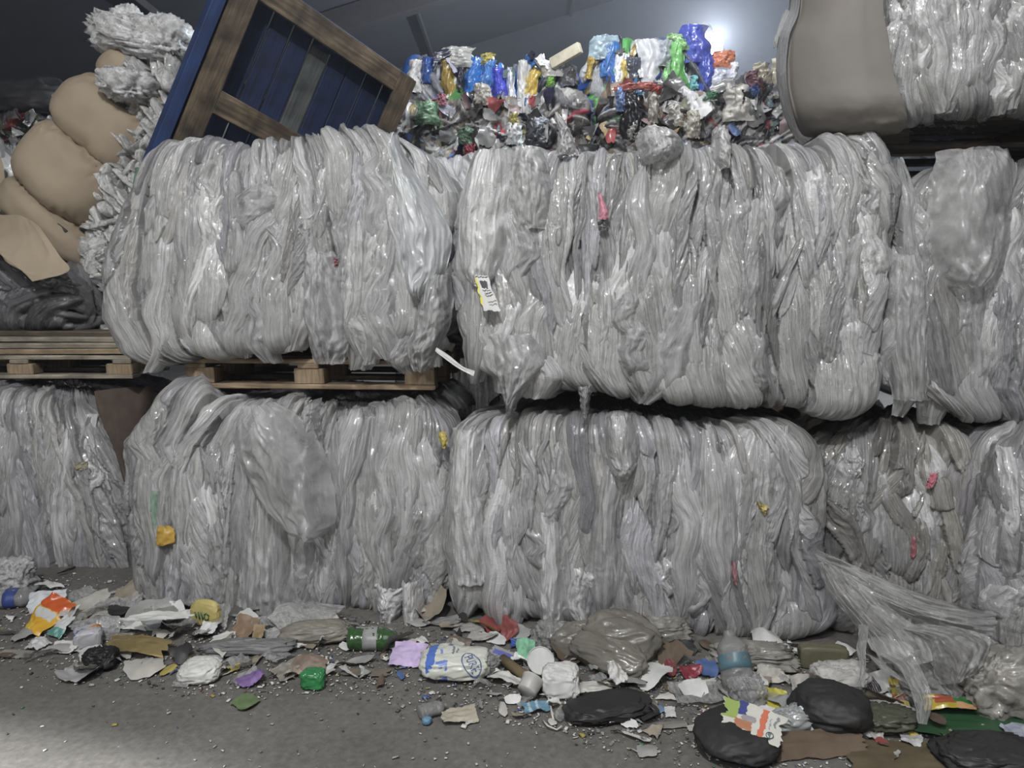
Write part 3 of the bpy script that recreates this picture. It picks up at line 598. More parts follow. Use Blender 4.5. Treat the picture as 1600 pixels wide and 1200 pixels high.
# big loose bags and sheets the photo shows
sheet_on(U1, 'loose_bag', [(214, 616, 626, -.04), (238, 616, 634), (266, 618, 650), (296, 620, 670), (330, 622, 692), (365, 624, 708), (400, 626, 708), (430, 632, 698), (454, 642, 680), (468, 652, 670, -.03)], BAG, 901, off=.10, bulge=.075, wr=.016, n=(70, 100), fx=3, fz=1.2, label='large clear loose bag with bright creases')
sheet_on(U1, 'bag_flap', [(430, 670, 708), (470, 655, 712), (510, 650, 706), (545, 640, 690), (575, 650, 678)], CLR, 902, off=.10, bulge=.08, wr=.02)
sheet_on(U1, 'glossy_sheet', [(395, 480, 530), (430, 484, 540), (480, 478, 550), (530, 490, 552), (565, 500, 545)], SM[3], 903, off=.10, bulge=.05, wr=.02)
sheet_on(L2, 'loose_bag', [(622, 400, 446, .02), (645, 392, 492, .05), (680, 390, 516, .06), (720, 402, 530, .05), (760, 420, 538, .05), (795, 452, 540, .04), (815, 482, 530, .02), (826, 500, 516)], BAGC, 904, off=.13, bulge=.09, wr=.022, n=(60, 80), fx=4, fz=2, label='big clear bag bulging from the top edge')
sheet_on(L2, 'hanging_tail', [(618, 488, 512), (640, 486, 510), (665, 480, 512), (690, 478, 515)], CLR, 905, off=.12, bulge=.04)
sheet_on(L2, 'hanging_tail', [(890, 636, 666), (925, 634, 668), (960, 638, 672), (990, 650, 672)], SM[2], 906, off=.13, bulge=.04)
sheet_on(L2, 'hanging_tail', [(900, 592, 650), (930, 596, 640), (965, 605, 630)], SM[2], 907, off=.12, bulge=.05)
sheet_on(L2, 'film_curtain', [(690, 395, 470), (760, 392, 470), (840, 388, 470), (920, 380, 472), (965, 392, 480)], HAZY, 908, off=.09, bulge=.04, wr=.016, n=(50, 70), fx=14, fz=1)
sheet_on(L3, 'loose_bag', [(640, 948, 985), (665, 944, 992), (700, 944, 998), (725, 950, 994), (740, 962, 982)], HAZY, 909, off=.11, bulge=.07, label='small clear bag bulging over the top edge')
sheet_on(L3, 'film_curtain', [(665, 712, 760), (740, 706, 758), (820, 704, 768), (900, 708, 778)], SM[2], 910, off=.08, bulge=.04, n=(40, 70), fx=9, fz=1)
sheet_on(L3, 'film_curtain', [(790, 838, 880), (860, 840, 885), (930, 838, 884), (975, 850, 880)], SM[2], 911, off=.08, bulge=.04, n=(40, 60), fx=8, fz=1)
sheet_on(U2, 'loose_bag', [(240, 745, 800), (290, 728, 806), (340, 722, 800), (390, 722, 796), (430, 728, 782), (448, 740, 770)], SM[2], 912, off=.09, bulge=.06, wr=.014, n=(44, 60), fx=5, label='rounded hazy bag at the top left corner')
sheet_on(U2, 'loose_bag', [(236, 800, 850), (270, 796, 862), (310, 796, 866), (360, 800, 862)], HAZY, 913, off=.09, bulge=.05)
sheet_on(U2, 'hanging_tail', [(520, 760, 850), (560, 772, 862), (590, 780, 840), (620, 790, 815), (640, 795, 806)], CLR, 914, off=.10, bulge=.05, label='pointed clear tail at the bottom left')
sheet_on(U2, 'hanging_tail', [(600, 902, 926), (620, 906, 922), (640, 908, 920), (655, 910, 916)], CLR, 915, off=.08, bulge=.02)
sheet_on(U2, 'loose_bag', [(206, 1000, 1045), (225, 992, 1066), (250, 1000, 1060), (262, 1010, 1040)], HAZY, 916, off=.08, bulge=.08)
sheet_on(U2, 'film_tuft', [(204, 1112, 1132), (222, 1110, 1138), (250, 1112, 1140), (270, 1120, 1138)], SM[2], 917, off=.08, bulge=.05)
sheet_on(U2, 'film_tuft', [(180, 866, 876), (205, 872, 892), (228, 870, 900), (245, 868, 906)], SM[2], 918, off=.03, bulge=.04)
sheet_on(U3, 'loose_bag', [(242, 1450, 1560), (290, 1440, 1566), (350, 1436, 1562), (420, 1446, 1548), (450, 1470, 1520)], BAGC, 919, off=.12, bulge=.08, wr=.02, n=(50, 60), fx=4, label='broad clear bag over the top corner')
sheet_on(U3, 'film_curtain', [(400, 1380, 1440), (470, 1372, 1450), (540, 1370, 1450), (620, 1390, 1450)], CLR, 920, off=.08, bulge=.04, n=(46, 60), fx=16, fz=1)
def coloured(fr, name, rows, rgb, seed, label, off=.085):
    return sheet_on(fr, name, rows, colmat(rgb, .4), seed, off=off, bulge=.012, wr=.008, n=(12, 16), label=label, tuck=.01)
coloured(U2, 'pink_scrap', [(308, 934, 940), (330, 936, 948), (346, 935, 950)], (212, 130, 150), 931, 'pink torn scrap', .10)
coloured(U2, 'dark_print', [(350, 934, 948), (362, 936, 950)], (95, 95, 98), 932, 'dark printed strip', .095)
coloured(L2, 'yellow_scrap', [(810, 268, 282), (822, 264, 292), (836, 262, 290), (840, 266, 276)], (214, 165, 55), 933, 'orange-yellow torn scrap', .11)
coloured(L2, 'yellow_scrap', [(666, 694, 702), (678, 693, 706), (692, 698, 703)], (206, 186, 84), 934, 'small yellow scrap', .11)
coloured(L2, 'green_sheet', [(760, 250, 262), (790, 252, 263), (818, 256, 262)], (128, 160, 136), 935, 'pale green film', .09)
coloured(U1, 'green_sheet', [(262, 208, 222), (300, 204, 220), (345, 198, 212)], (78, 108, 86), 936, 'dark green film', -.01)
coloured(L3, 'yellow_scrap', [(776, 1176, 1184), (784, 1180, 1194), (794, 1184, 1192)], (190, 172, 96), 937, 'yellow scrap')
coloured(L3, 'red_scrap', [(865, 1138, 1144), (885, 1139, 1148), (900, 1142, 1147)], (176, 120, 126), 938, 'faded red scrap')
coloured(L4, 'pink_scrap', [(730, 1438, 1450), (742, 1434, 1446), (752, 1432, 1438)], (205, 108, 124), 939, 'bright pink scrap', .10)
coloured(L4, 'pink_scrap', [(825, 1408, 1414), (842, 1408, 1416), (858, 1408, 1413)], (180, 105, 112), 940, 'dull pink scrap', .10)
coloured(L1, 'beige_scrap', [(716, 130, 152), (728, 132, 150)], (158, 148, 120), 941, 'beige scrap')
coloured(U3, 'orange_scrap', [(552, 1594, 1604), (575, 1593, 1606)], (196, 108, 74), 942, 'orange scrap')
coloured(U1, 'red_scrap', [(406, 530, 538), (416, 531, 537)], (176, 110, 116), 943, 'small red scrap', .08)
# barcode sticker
st = sheet_on(U2, 'sticker', [(432, 751, 770), (455, 755, 778), (484, 764, 790)], print_mat('sticker_print', (214, 214, 212), [(0, .16, .12, .8, (226, 222, 92)), (.02, .95, .05, .09, (50, 50, 52)), (.30, .80, .20, .42, (86, 88, 92)), (.34, .36, .2, .42, (40, 40, 42)), (.42, .45, .2, .42, (40, 40, 42)), (.52, .54, .2, .42, (40, 40, 42)), (.6, .64, .2, .42, (40, 40, 42)),
    (.42, .9, .46, .49, (90, 90, 92)), (.42, .9, .53, .56, (90, 90, 92)), (.36, .9, .59, .615, (70, 70, 72)), (.42, .92, .73, .755, (120, 120, 122)), (.42, .92, .80, .825, (110, 110, 112))], warp=.015), 950, off=.145, bulge=.004, wr=.0015, n=(14, 20), tuck=0, label='white barcode sticker with a yellow edge')
# trailing film at right: one long sheet from the middle bale swept over the floor
def world_sheet(name, ctrl, mat, parent, seed, n=(50, 70), wr=.02, fx=5, fz=2):
    C = [[P(*p) for p in r] for r in ctrl]; G = surf(C, *n); U, Vv = np.meshgrid(np.linspace(0, 1, n[0]), np.linspace(0, 1, n[1]))
    d = wr * (rid2(U * fx + Vv, Vv * fz, seed, 3) + .4 * rid2(U * 14 + Vv * 3, Vv * 6, seed + 3)); G[:, :, 1] -= d; G[:, :, 2] += d * .5; G[:, :, 2] = np.maximum(G[:, :, 2], .012)
    if parent is not None:
        M = np.array((Matrix.Translation(parent.location) @ Matrix.Rotation(parent.rotation_euler.z, 4, 'Z')).inverted()); G = G @ M[:3, :3].T + M[:3, 3]
    return mesh_np(name, G.reshape(-1, 3), grid_faces(n[1], n[0]), mat, parent, fold=np.stack([U * .5 + seed * .3, Vv * .9, U * 0], -1).reshape(-1, 3), tint=np.full((n[0] * n[1], 3), .6))
TR = empty('trailing_film', Fl(1400, 1060), 0, 'long torn film sheet trailing from the bottom bales across the litter at right', 'film sheet')
TF = clear_mat('trail_film', col=(.46, .46, .45), opac=.42, rough=.3, sc=(24, 5), bump=.5)
world_sheet('film_sheet', [[(1272, 860, 2.82), (1275, 872, 2.81), (1278, 884, 2.80)], [(1332, 884, 2.74), (1328, 900, 2.70), (1322, 916, 2.72)], [(1422, 922, 2.66), (1414, 945, 2.58), (1405, 962, 2.62)], [(1500, 948, 2.62), (1496, 970, 2.52), (1490, 990, 2.56)], [(1550, 955, 2.60), (1550, 978, 2.52), (1545, 1002, 2.52)]], TF, TR, 961, wr=.025)
world_sheet('film_sheet', [[(1275, 878, 2.80), (1288, 880, 2.77), (1302, 878, 2.78)], [(1290, 922, 2.74), (1312, 916, 2.68), (1338, 905, 2.70)], [(1326, 968, 2.66), (1352, 962, 2.58), (1388, 950, 2.60)], [(1356, 1004, 2.56), (1392, 1000, 2.47), (1432, 984, 2.52)], [(1374, 1034, 2.48), (1420, 1040, 2.40), (1466, 1030, 2.44)]], TF, TR, 965, wr=.025)
world_sheet('film_sheet', [[(1388, 984, 2.56), (1410, 980, 2.52), (1432, 974, 2.54)], [(1438, 1002, 2.50), (1470, 996, 2.42), (1502, 982, 2.48)], [(1452, 1042, 2.44), (1500, 1028, 2.34), (1546, 1000, 2.44)], [(1468, 1070, 2.40), (1500, 1064, 2.33), (1534, 1042, 2.40)]], TF, TR, 966, wr=.025)
world_sheet('torn_tail', [[(1368, 1022, 2.46), (1400, 1018, 2.44)], [(1400, 1040, 2.40), (1430, 1035, 2.38)], [(1416, 1070, 2.34), (1446, 1062, 2.32)], [(1428, 1096, 2.28), (1455, 1095, 2.27)], [(1434, 1130, 2.22), (1446, 1132, 2.21)]], clear_mat('trail_film'), TR, 962, n=(20, 50), wr=.012)
world_sheet('torn_tail', [[(1344, 975, 2.56), (1356, 978, 2.54)], [(1338, 1010, 2.50), (1352, 1014, 2.48)], [(1342, 1040, 2.44), (1352, 1044, 2.43)], [(1334, 1072, 2.38), (1350, 1074, 2.37)]], clear_mat('trail_film'), TR, 963, n=(14, 40), wr=.012)
world_sheet('torn_tail', [[(1352, 1020, 2.5), (1372, 1030, 2.48)], [(1376, 1046, 2.42), (1400, 1052, 2.40)], [(1410, 1066, 2.36), (1430, 1076, 2.34)]], clear_mat('trail_film'), TR, 964, n=(16, 30), wr=.012)

# ================================================================ CARDBOARD-ENDED BALES
CARD = plain('cardboard', (.35, .285, .21), rough=.8, var=.12, sc=3, bump=.12, bsc=24)
CARDG = plain('dusty_cardboard', (.20, .185, .168), rough=.8, var=.10, sc=3, bump=.15, bsc=20)
def pillow(name, cx, cy, a, b, Y, depth, ang, mat, parent, seed, lab=None):
    """bulging strapped cardboard pocket"""
    Yf = Y - depth * .75; c = P(cx, cy, Yf); c[1] += depth * .75; k = Yf / F * 1.02; nu, nv = 110, 60
    U, Vv = np.meshgrid(np.linspace(0, 2 * PI, nu, endpoint=False), np.linspace(-PI / 2 + .01, PI / 2 - .01, nv)); sg = lambda q, e: np.sign(q) * np.abs(q) ** e
    x = sg(np.cos(Vv), .72) * sg(np.cos(U), .62); y = sg(np.cos(Vv), .8) * sg(np.sin(U), .9); z = sg(np.sin(Vv), .55)
    q = np.stack([x, y, z], -1).reshape(-1, 3); pl = np.abs(q[:, 2]) ** 3
    cr = (1 - 2 * np.abs(vn2(q[:, 0] * 13 + seed, q[:, 1] * 5 + q[:, 2], seed))) * pl * .075 + .04 * vn3(q, 1.6, seed) + .012 * vn3(q, 4, seed + 3)
    q = q * (1 + cr)[:, None] * np.array([a * k, depth, b * k])
    R = np.array([[math.cos(ang), 0, math.sin(ang)], [0, 1, 0], [-math.sin(ang), 0, math.cos(ang)]]); q = q @ R.T + c - np.array(parent.location)
    o = mesh_np(name, q, grid_faces(nv, nu, True), mat, parent)
    if lab: o['label'] = lab
    return o
CB = bale('film_bale', 'crinkled film bale leaning behind the pallet, left side wrapped in bulging strapped cardboard', 118, 4.50, 292, 4.46, .9,
          left=px(165, 70, 178, 125, 165, 200, 150, 260, 132, 350, 118, 420, 120, 470, 128, 525), right=px(288, 60, 284, 300, 288, 520), top=px(118, 84, 200, 66, 250, 80, 292, 96), bottom=px(118, 500, 200, 545, 292, 550), seed=120,
          tint=lambda r: (lambda t: (t, t, t * .98))(np.clip(r.normal(.66, .08), .45, .85)), ln=(.04, .14), hw=(.02, .06), slope=.9, base=(0, .06), ampk=(.3, .8), crease=1.7, n_lobes=420, res=.005, shrink=.05)
cr = CB.root
A45 = math.radians(43)
pillow('cardboard_wrap', 205, 128, 70, 36, 4.68, .30, A45, CARD, cr, 1); pillow('cardboard_wrap', 146, 185, 78, 54, 4.66, .34, A45, CARD, cr, 2)
pillow('cardboard_wrap', 86, 268, 82, 60, 4.64, .36, A45, CARD, cr, 3); pillow('cardboard_wrap', 58, 345, 92, 32, 4.62, .30, A45, CARD, cr, 4)
def pl(*pts): return [P(*p) - np.array(cr.location) for p in pts]
STRAP = plain('dark_strap', (.09, .085, .08), rough=.5)
def rl(o):  # parts were measured in world axes: undo the bale's turn
    o.rotation_euler = (0, 0, -cr.rotation_euler.z); return o
for ch in cr.children:
    if ch.name.startswith('cardboard_wrap'): rl(ch)
for a_, b_ in (((92, 205, 4.42), (150, 262, 4.38)), ((142, 128, 4.45), (196, 166, 4.41)), ((30, 300, 4.40), (104, 362, 4.36))): rl(tube('strap', pl(a_, ((a_[0] + b_[0]) / 2, (a_[1] + b_[1]) / 2 + 2, a_[2] - .03), b_), .010, STRAP, cr))
# film cap hanging over the top of the leaning bale
def wl(o_root, name, w_, l_, h_, loc, mat, seed, rough=.2, rot=(0, 0, 0)):
    V, Fc, uv = lumpV(w_, l_, h_, seed, rough=rough, fr=3.4, nu=64, nv=36, flat=False)
    o = mesh_np(name, V, Fc, mat, o_root, tint=np.full((len(V), 3), .68), fold=np.stack([V[:, 0] * .5, V[:, 2], V[:, 1]], -1)); o.location = np.array(loc) - np.array(o_root.location); o.rotation_euler = rot; return o
CRK = film_mat('crinkled_film', rough=.3, bump=.8, streak=(50, 30), coat=.6)
CB.body.data.materials[0] = CRK
def cbp(p, dz=0): 
    q = P(*p); q[2] += dz; M = Matrix.Rotation(-cr.rotation_euler.z, 3, 'Z'); v = M @ Vector(q - np.array(cr.location)); return np.array(v) + np.array(cr.location)
wl(cr, 'film_cap', .46, .5, .20, cbp((222, 92, 4.6), -.06), CRK, 5, rot=(0, math.radians(10), 0)); wl(cr, 'film_cap', .17, .2, .14, cbp((205, 52, 4.5), -.05), CRK, 6); wl(cr, 'film_tuft', .24, .3, .16, cbp((200, 148, 4.36), -.06), CRK, 7)
wl(cr, 'film_cap', .26, .34, .2, cbp((262, 80, 4.5), -.08), CRK, 8)

# the big cardboard end of the bale high at right
cT = T1.root
def drum():
    nu, nv = 90, 70; C = []
    rows = [(-340, 1240, 1395), (-160, 1240, 1388), (0, 1240, 1380), (60, 1222, 1388), (120, 1220, 1398), (170, 1230, 1410), (205, 1244, 1418), (222, 1262, 1405)]
    for (y, xl, xr) in rows:
        r = []
        for u in (0, .12, .3, .5, .7, .88, 1):
            dep = 3.10 - .26 * math.sin(min(1, u * 1.1) * PI * .55) ** .8; dep += .14 * max(0, (y - 175) / 47) ** 2
            r.append(P(xl + (xr - xl) * u, y - (14 * u if y > 160 else 0), dep))
        C.append(r)
    G = surf(C, nu, nv); U, Vv = np.meshgrid(np.linspace(0, 1, nu), np.linspace(0, 1, nv))
    w = np.clip((Vv - .62) / .38, 0, 1); G[:, :, 1] -= .014 * rid2(U * 6 + Vv * 3, Vv * 10 - U * 4, 71, 2) * w * .8 + .006 * fbm2(U * 4, Vv * 6, 72)
    G[:, :, 1] += .012 * np.exp(-((U - .13 - .02 * np.sin(Vv * 6)) / .012) ** 2)   # crease of the board
    bk = G.copy(); bk[:, :, 1] += .05   # board + packed film behind it
    V = np.concatenate([G.reshape(-1, 3), bk.reshape(-1, 3)]); f1 = grid_faces(nv, nu); N = nu * nv
    rim = np.concatenate([np.arange(nu), np.arange(1, nv) * nu + nu - 1, (nv - 1) * nu + np.arange(nu - 2, -1, -1), np.arange(nv - 2, 0, -1) * nu])
    side = np.stack([rim, np.roll(rim, -1), np.roll(rim, -1) + N, rim + N], -1)
    Fc = np.concatenate([f1[:, ::-1], f1 + N, side])
    M = np.array((Matrix.Translation(cT.location) @ Matrix.Rotation(cT.rotation_euler.z, 4, 'Z')).inverted()); V = V @ M[:3, :3].T + M[:3, 3]
    o = mesh_np('cardboard_wrap', V, Fc, CARDG, cT); o['label'] = 'bulging brown cardboard end'
drum()
world_sheet('film_rim', [[(1238, -160, 3.13), (1246, -160, 3.04)], [(1236, 0, 3.13), (1250, 0, 3.02)], [(1217, 60, 3.13), (1232, 60, 3.02)], [(1214, 120, 3.13), (1228, 120, 3.02)], [(1222, 170, 3.13), (1236, 172, 3.02)], [(1240, 210, 3.13), (1252, 210, 3.0)], [(1252, 228, 3.10), (1270, 216, 2.98)]], HAZY, cT, 72, n=(16, 70), wr=.008)
world_sheet('film_rim', [[(1224, 20, 3.2), (1238, 10, 3.12)], [(1209, 62, 3.2), (1226, 50, 3.12)], [(1209, 76, 3.2), (1224, 80, 3.12)]], SM[2], cT, 73, n=(14, 20), wr=.008)

# far-left bales
FB = bale('film_bale', 'white film bale with brown cardboard corner at the left edge, behind the bulging cardboard', -170, 4.75, 42, 4.7, .9, left=px(-170, 220, -170, 420), right=px(22, 225, 36, 260, 40, 300, 20, 400), top=px(-170, 216, -20, 214, 42, 240), bottom=px(-170, 392, 42, 394), seed=131, n_lobes=80, res=.008, hw=(.04, .12),
          tint=lambda r: (.72, .73, .74))
world_sheet('cardboard_corner', [[(-120, 225, 4.6), (-40, 240, 4.55), (2, 246, 4.5)], [(-120, 270, 4.55), (-40, 280, 4.5), (10, 290, 4.44)], [(-120, 330, 4.5), (-40, 335, 4.46), (8, 330, 4.42)]], CARD, FB.root, 74, n=(20, 20), wr=.01)
GB = bale('film_bale', 'dark grey film bale under a tilted cardboard sheet, standing on the planks at left', -200, 4.3, 122, 4.25, .8, left=px(-200, 400, -200, 510), right=px(108, 400, 122, 450, 122, 512), top=px(-200, 385, 0, 392, 122, 410), bottom=px(-200, 512, 122, 516), seed=141, n_lobes=110, res=.007, hw=(.03, .1), slope=.6,
          tint=lambda r: (lambda t: (t, t, t * 1.06))(np.clip(r.normal(.20, .06), .08, .34)))
world_sheet('cardboard_sheet', [[(-90, 318, 4.3), (0, 335, 4.22), (34, 338, 4.18), (60, 352, 4.16)], [(-90, 350, 4.2), (-10, 368, 4.12), (50, 385, 4.1), (92, 398, 4.08)], [(-90, 372, 4.12), (-10, 385, 4.06), (20, 412, 4.04), (108, 424, 4.02)], [(-90, 384, 4.08), (-20, 388, 4.04), (30, 420, 4.02), (52, 441, 4.0)]], CARD, GB.root, 75, n=(40, 30), wr=.008)
# bales glimpsed in the gap between the two big upper bales
WB = bale('film_bale', 'bright white film bale glimpsed in the gap between the two large upper bales', 600, 4.25, 790, 4.2, .8, left=px(600, 260, 600, 540), right=px(790, 250, 790, 540), top=px(600, 262, 690, 250, 740, 246, 790, 256), bottom=px(600, 560, 790, 560), seed=151, n_lobes=140, res=.006, hw=(.02, .07), ln=(.1, .5), slope=.5,
          tint=lambda r: (.76, .77, .79))
world_sheet('cardboard_edge', [[(704, 392, 4.08), (722, 394, 4.06), (744, 394, 4.05)], [(702, 440, 4.08), (722, 442, 4.06), (744, 444, 4.05)], [(704, 498, 4.08), (724, 500, 4.06), (744, 500, 4.05)]], plain('pale_cardboard', (.46, .38, .31), rough=.8), WB.root, 76, n=(20, 24), wr=.01)
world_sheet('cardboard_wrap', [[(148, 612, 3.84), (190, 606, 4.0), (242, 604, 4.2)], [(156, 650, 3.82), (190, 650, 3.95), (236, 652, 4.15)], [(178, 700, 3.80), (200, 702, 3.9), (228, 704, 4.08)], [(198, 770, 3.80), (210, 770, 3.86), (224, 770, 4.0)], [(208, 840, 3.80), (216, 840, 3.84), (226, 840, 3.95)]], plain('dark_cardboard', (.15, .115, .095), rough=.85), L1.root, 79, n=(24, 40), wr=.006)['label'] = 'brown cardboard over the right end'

# ================================================================ PALLETS AND PLANKS
WD = wood_mat('pallet_wood', (.15, .105, .065), (.30, .225, .145), (.44, .34, .23), 'x'); WDB = wood_mat('pallet_block', (.14, .10, .065), (.27, .20, .13), (.40, .31, .2), 'z')
WG = wood_mat('grey_wood', (.13, .115, .09), (.27, .24, .19), (.42, .38, .31), 'x'); WDD = wood_mat('dark_wood', (.05, .04, .03), (.10, .08, .06), (.16, .125, .09), 'x')
def pallet(name, label, loc, rz, L, W, mat, bmat, seed, H=.138, nb=6):
    """block pallet, long side along local x, front edge at local y=0"""
    R = np.random.RandomState(seed); rt = empty(name, loc, rz, label, 'pallet'); t = .022; bw = .10
    for k in range(nb):
        y = .05 + k * (W - .10) / (nb - 1); box('deck_board', (L, .095, t), (0, y, H - t / 2), mat, rt, jit=.0015, seed=seed + k, rot=(0, 0, R.normal(0, .004)))
    for x in (-L / 2 + bw / 2, 0, L / 2 - bw / 2): box('stringer_board', (bw, W, t), (x, W / 2, H - t * 1.5), mat, rt, jit=.001, seed=seed + 20)
    for x in (-L / 2 + .07, 0, L / 2 - .07):
        for y in (.055, W / 2, W - .055): box('block', (.14, .095, H - 3 * t), (x, y, t + (H - 3 * t) / 2), bmat, rt, jit=.002, seed=seed + 30 + int(x * 10) + int(y * 10))
    for y in (.05, W / 2, W - .05): box('base_board', (L, .10, t), (0, y, t / 2), mat, rt, jit=.0015, seed=seed + 40 + int(y * 10))
    return rt
p0 = P(482, 608, 3.38); zt = p0[2]
pallet('wooden_pallet', 'brown wooden pallet carrying the bale with the big loose bag', (p0[0], p0[1], zt), U1.yaw, 1.17, .8, WD, WDB, 1)
p0 = P(60, 592, 3.95); pallet('wooden_pallet', 'old grey wooden pallet lying on the far left bottom bale', (p0[0] - .1, p0[1], p0[2]), 0, 1.2, .8, WG, WDB, 2, H=.125)
zpl = p0[2] + .128
for k, (x0, x1, dy, m, lab) in enumerate(((-120, 200, 0, WD, 'lowest plank of the pile on the left pallet, pale front edge'), (-110, 190, .03, WG, 'second plank up in the pile on the left pallet'), (-130, 205, .09, WG, 'third plank up in the pile on the left pallet, set back'), (-125, 160, .16, WDD, 'dark topmost plank of the pile on the left pallet'))):
    a = P(x0, 550, 3.95); b_ = P(x1, 550, 3.95); o = box('plank', (b_[0] - a[0], .5, .026), ((a[0] + b_[0]) / 2, 3.97 + dy + .25, zpl + .014 + k * .030), m, jit=.003, seed=60 + k, rot=(.004 * (k - 1), .006 * (k - 1.5), .01 * (k - 1)))
    props(o, lab, 'plank', 'planks piled on the left pallet')
p0 = P(1640, 214, 3.06); pallet('wooden_pallet', 'dark pallet under the cardboard-ended bale high at right', (p0[0] + .05, p0[1], p0[2] - .035), T1.yaw, 1.42, .85, WDD, WDD, 3, H=.13)
# blue pallet, standing tilted on the back of the upper left bale, underside to the camera
BLUE = wood_mat('blue_painted_wood', (.006, .012, .035), (.010, .022, .065), (.016, .034, .10), 'z', dirt=.4); BLUEX = wood_mat('blue_edge_wood', (.010, .022, .07), (.014, .036, .12), (.02, .05, .16), 'z', dirt=.3)
RW = wood_mat('raw_wood_x', (.05, .037, .024), (.115, .085, .055), (.24, .185, .12), 'x', dirt=.75); RWZ = wood_mat('raw_wood_z', (.045, .033, .022), (.10, .074, .047), (.20, .15, .095), 'z', dirt=.75)
GW = wood_mat('worn_blue_wood', (.05, .06, .06), (.09, .10, .10), (.15, .155, .14), 'z')
YP = 4.25
bp = empty('blue_pallet', P(383, -61, YP), 0, 'blue painted pallet standing tilted behind the top left bale, bare wood underside showing', 'pallet')
bp.rotation_euler = Matrix(((.66353, -.62775, .40814), (.66797, .74154, .05679), (-.33589, .23437, .91102))).to_euler()
PW, PH = 1.215, 1.20   # local x along the top board, local z up the left board, y into the deck
def pb(name, x0, x1, z0, z1, y, t, m, lab=None, sd=0):
    o = box(name, (x1 - x0, t, z1 - z0), ((x0 + x1) / 2, y, -(z0 + z1) / 2), m, bp, jit=.0015, seed=sd)
    if lab: o['label'] = lab
pb('side_board', 0, .135, 0, PH, 0, .022, RWZ, 'bare wood side board'); pb('side_board', PW - .13, PW, 0, PH, 0, .022, RWZ, sd=2)
pb('end_board', .135, PW - .13, 0, .135, 0, .022, RW, 'bare wood end board'); pb('end_board', .135, PW - .13, PH - .13, PH, 0, .022, RW, sd=3)
pb('middle_board', .135, PW - .13, .665, .80, 0, .022, RW, 'bare wood middle board', 4)
pb('side_rail', -.07, -.004, -.02, PH + .01, .075, .10, BLUEX, 'bright blue outer rail', 5)
pb('end_rail', .03, PW, -.012, .02, .080, .115, BLUEX, 'blue painted end rail', 6)
for k in range(9): pb('deck_board', .03 + k * .133, .03 + k * .133 + (.120 if k != 5 else .128), -.01, PH, .155, .022, GW if k == 4 else BLUE, sd=10 + k)
for (x, z) in ((.04, .02), (.04, .67), (.04, PH - .13), (.56, .02), (.56, .67), (PW - .125, .02), (PW - .125, .67), (PW - .125, PH - .13), (.56, PH - .13)): pb('block', x, x + .11, z, z + .12, .077, .130, BLUE, sd=int(30 + x * 10 + z * 20))
# white ribbon and paper in the gap by the pallet's right end
o = world_sheet('white_ribbon', [[(682, 543, 3.1), (680, 549, 3.1)], [(702, 556, 3.06), (698, 563, 3.06)], [(722, 572, 3.05), (720, 578, 3.05)], [(742, 580, 3.06), (740, 588, 3.06)]], colmat((205, 205, 205), .5), None, 77, n=(8, 40), wr=.004); props(o, 'white plastic ribbon hanging across the gap beside the pallet end', 'ribbon')
o = world_sheet('torn_card', [[(690, 530, 3.5), (712, 538, 3.5)], [(686, 541, 3.48), (706, 550, 3.48)]], plain('cream_card', (.62, .58, .52), rough=.8), None, 78, n=(8, 8), wr=.004); props(o, 'cream torn card stuck in the gap above the white ribbon', 'card')

# ================================================================ MIXED BALES AT THE BACK
GLOSS = lambda rgb: colmat(rgb, .28, coat=.5, bump=.3)
MIXF = film_mat('mixed_film', rough=.4, bump=.5, streak=(60, 20), coat=.3)
PAL = [((.62, .62, .63), 20), ((.40, .39, .37), 16), ((.22, .21, .20), 16), ((.07, .07, .075), 14), ((.025, .025, .03), 10), ((.28, .22, .17), 10), ((.10, .2, .12), 3), ((.42, .07, .10), 3), ((.10, .18, .42), 3), ((.45, .38, .20), 3), ((.30, .45, .50), 2)]
PALS = [((.04, .12, .42), 9), ((.42, .32, .07), 7), ((.70, .71, .72), 16), ((.03, .035, .06), 16), ((.32, .33, .35), 14), ((.08, .25, .66), 6), ((.16, .17, .2), 10), ((.12, .4, .12), 3)]
PALD = [((.02, .02, .022), 30), ((.05, .05, .055), 20), ((.10, .095, .09), 14), ((.35, .33, .31), 6), ((.16, .10, .07), 4), ((.25, .05, .05), 2)]
def pick(pal):
    w = np.array([p[1] for p in pal], float); w /= w.sum()
    def f(r): c = np.array(pal[r.choice(len(pal), p=w)][0]) * r.uniform(.75, 1.25); return tuple(np.clip(c, 0, .9))
    return f
kw = dict(ln=(.025, .085), hw=(.012, .05), slope=1.0, base=(0, .07), ampk=(.3, .9), crease=1.5, n_lobes=1500, res=.009, fine_z=2.0, lo=2.0, zbot=0, lump=.04, mat=MIXF, shrink=.05, cat='waste bale')
M1 = bale('mixed_waste_bale', 'bale of mixed crushed packaging behind the gap between the two upper bales', 600, 5.7, 925, 5.6, 1.2, left=px(600, 150, 600, 240), right=px(918, 150, 918, 240), top=px(600, 168, 680, 166, 760, 160, 830, 162, 880, 150, 930, 146), bottom=None, seed=201, tint=pick(PAL), **kw)
M2 = bale('mixed_waste_bale', 'bale of mixed crushed packaging with a black bag, behind the stickered bale', 935, 5.55, 1262, 5.45, 1.2, left=px(945, 150, 945, 240), right=px(1262, 150, 1262, 240), top=px(935, 140, 1000, 146, 1060, 140, 1140, 146, 1170, 122, 1210, 110, 1262, 108), bottom=None, seed=202, tint=pick(PAL), **kw)
kw.update(n_lobes=900, lo=1.9, fine_z=1.9)
M3 = bale('mixed_waste_bale', 'dark bale of mixed waste far back at left edge', -190, 6.4, 140, 6.3, 1.2, left=px(-190, 200, -190, 240), right=px(140, 200, 140, 240), top=px(-190, 182, 0, 180, 140, 190), bottom=None, seed=203, tint=pick(PALD), **kw)
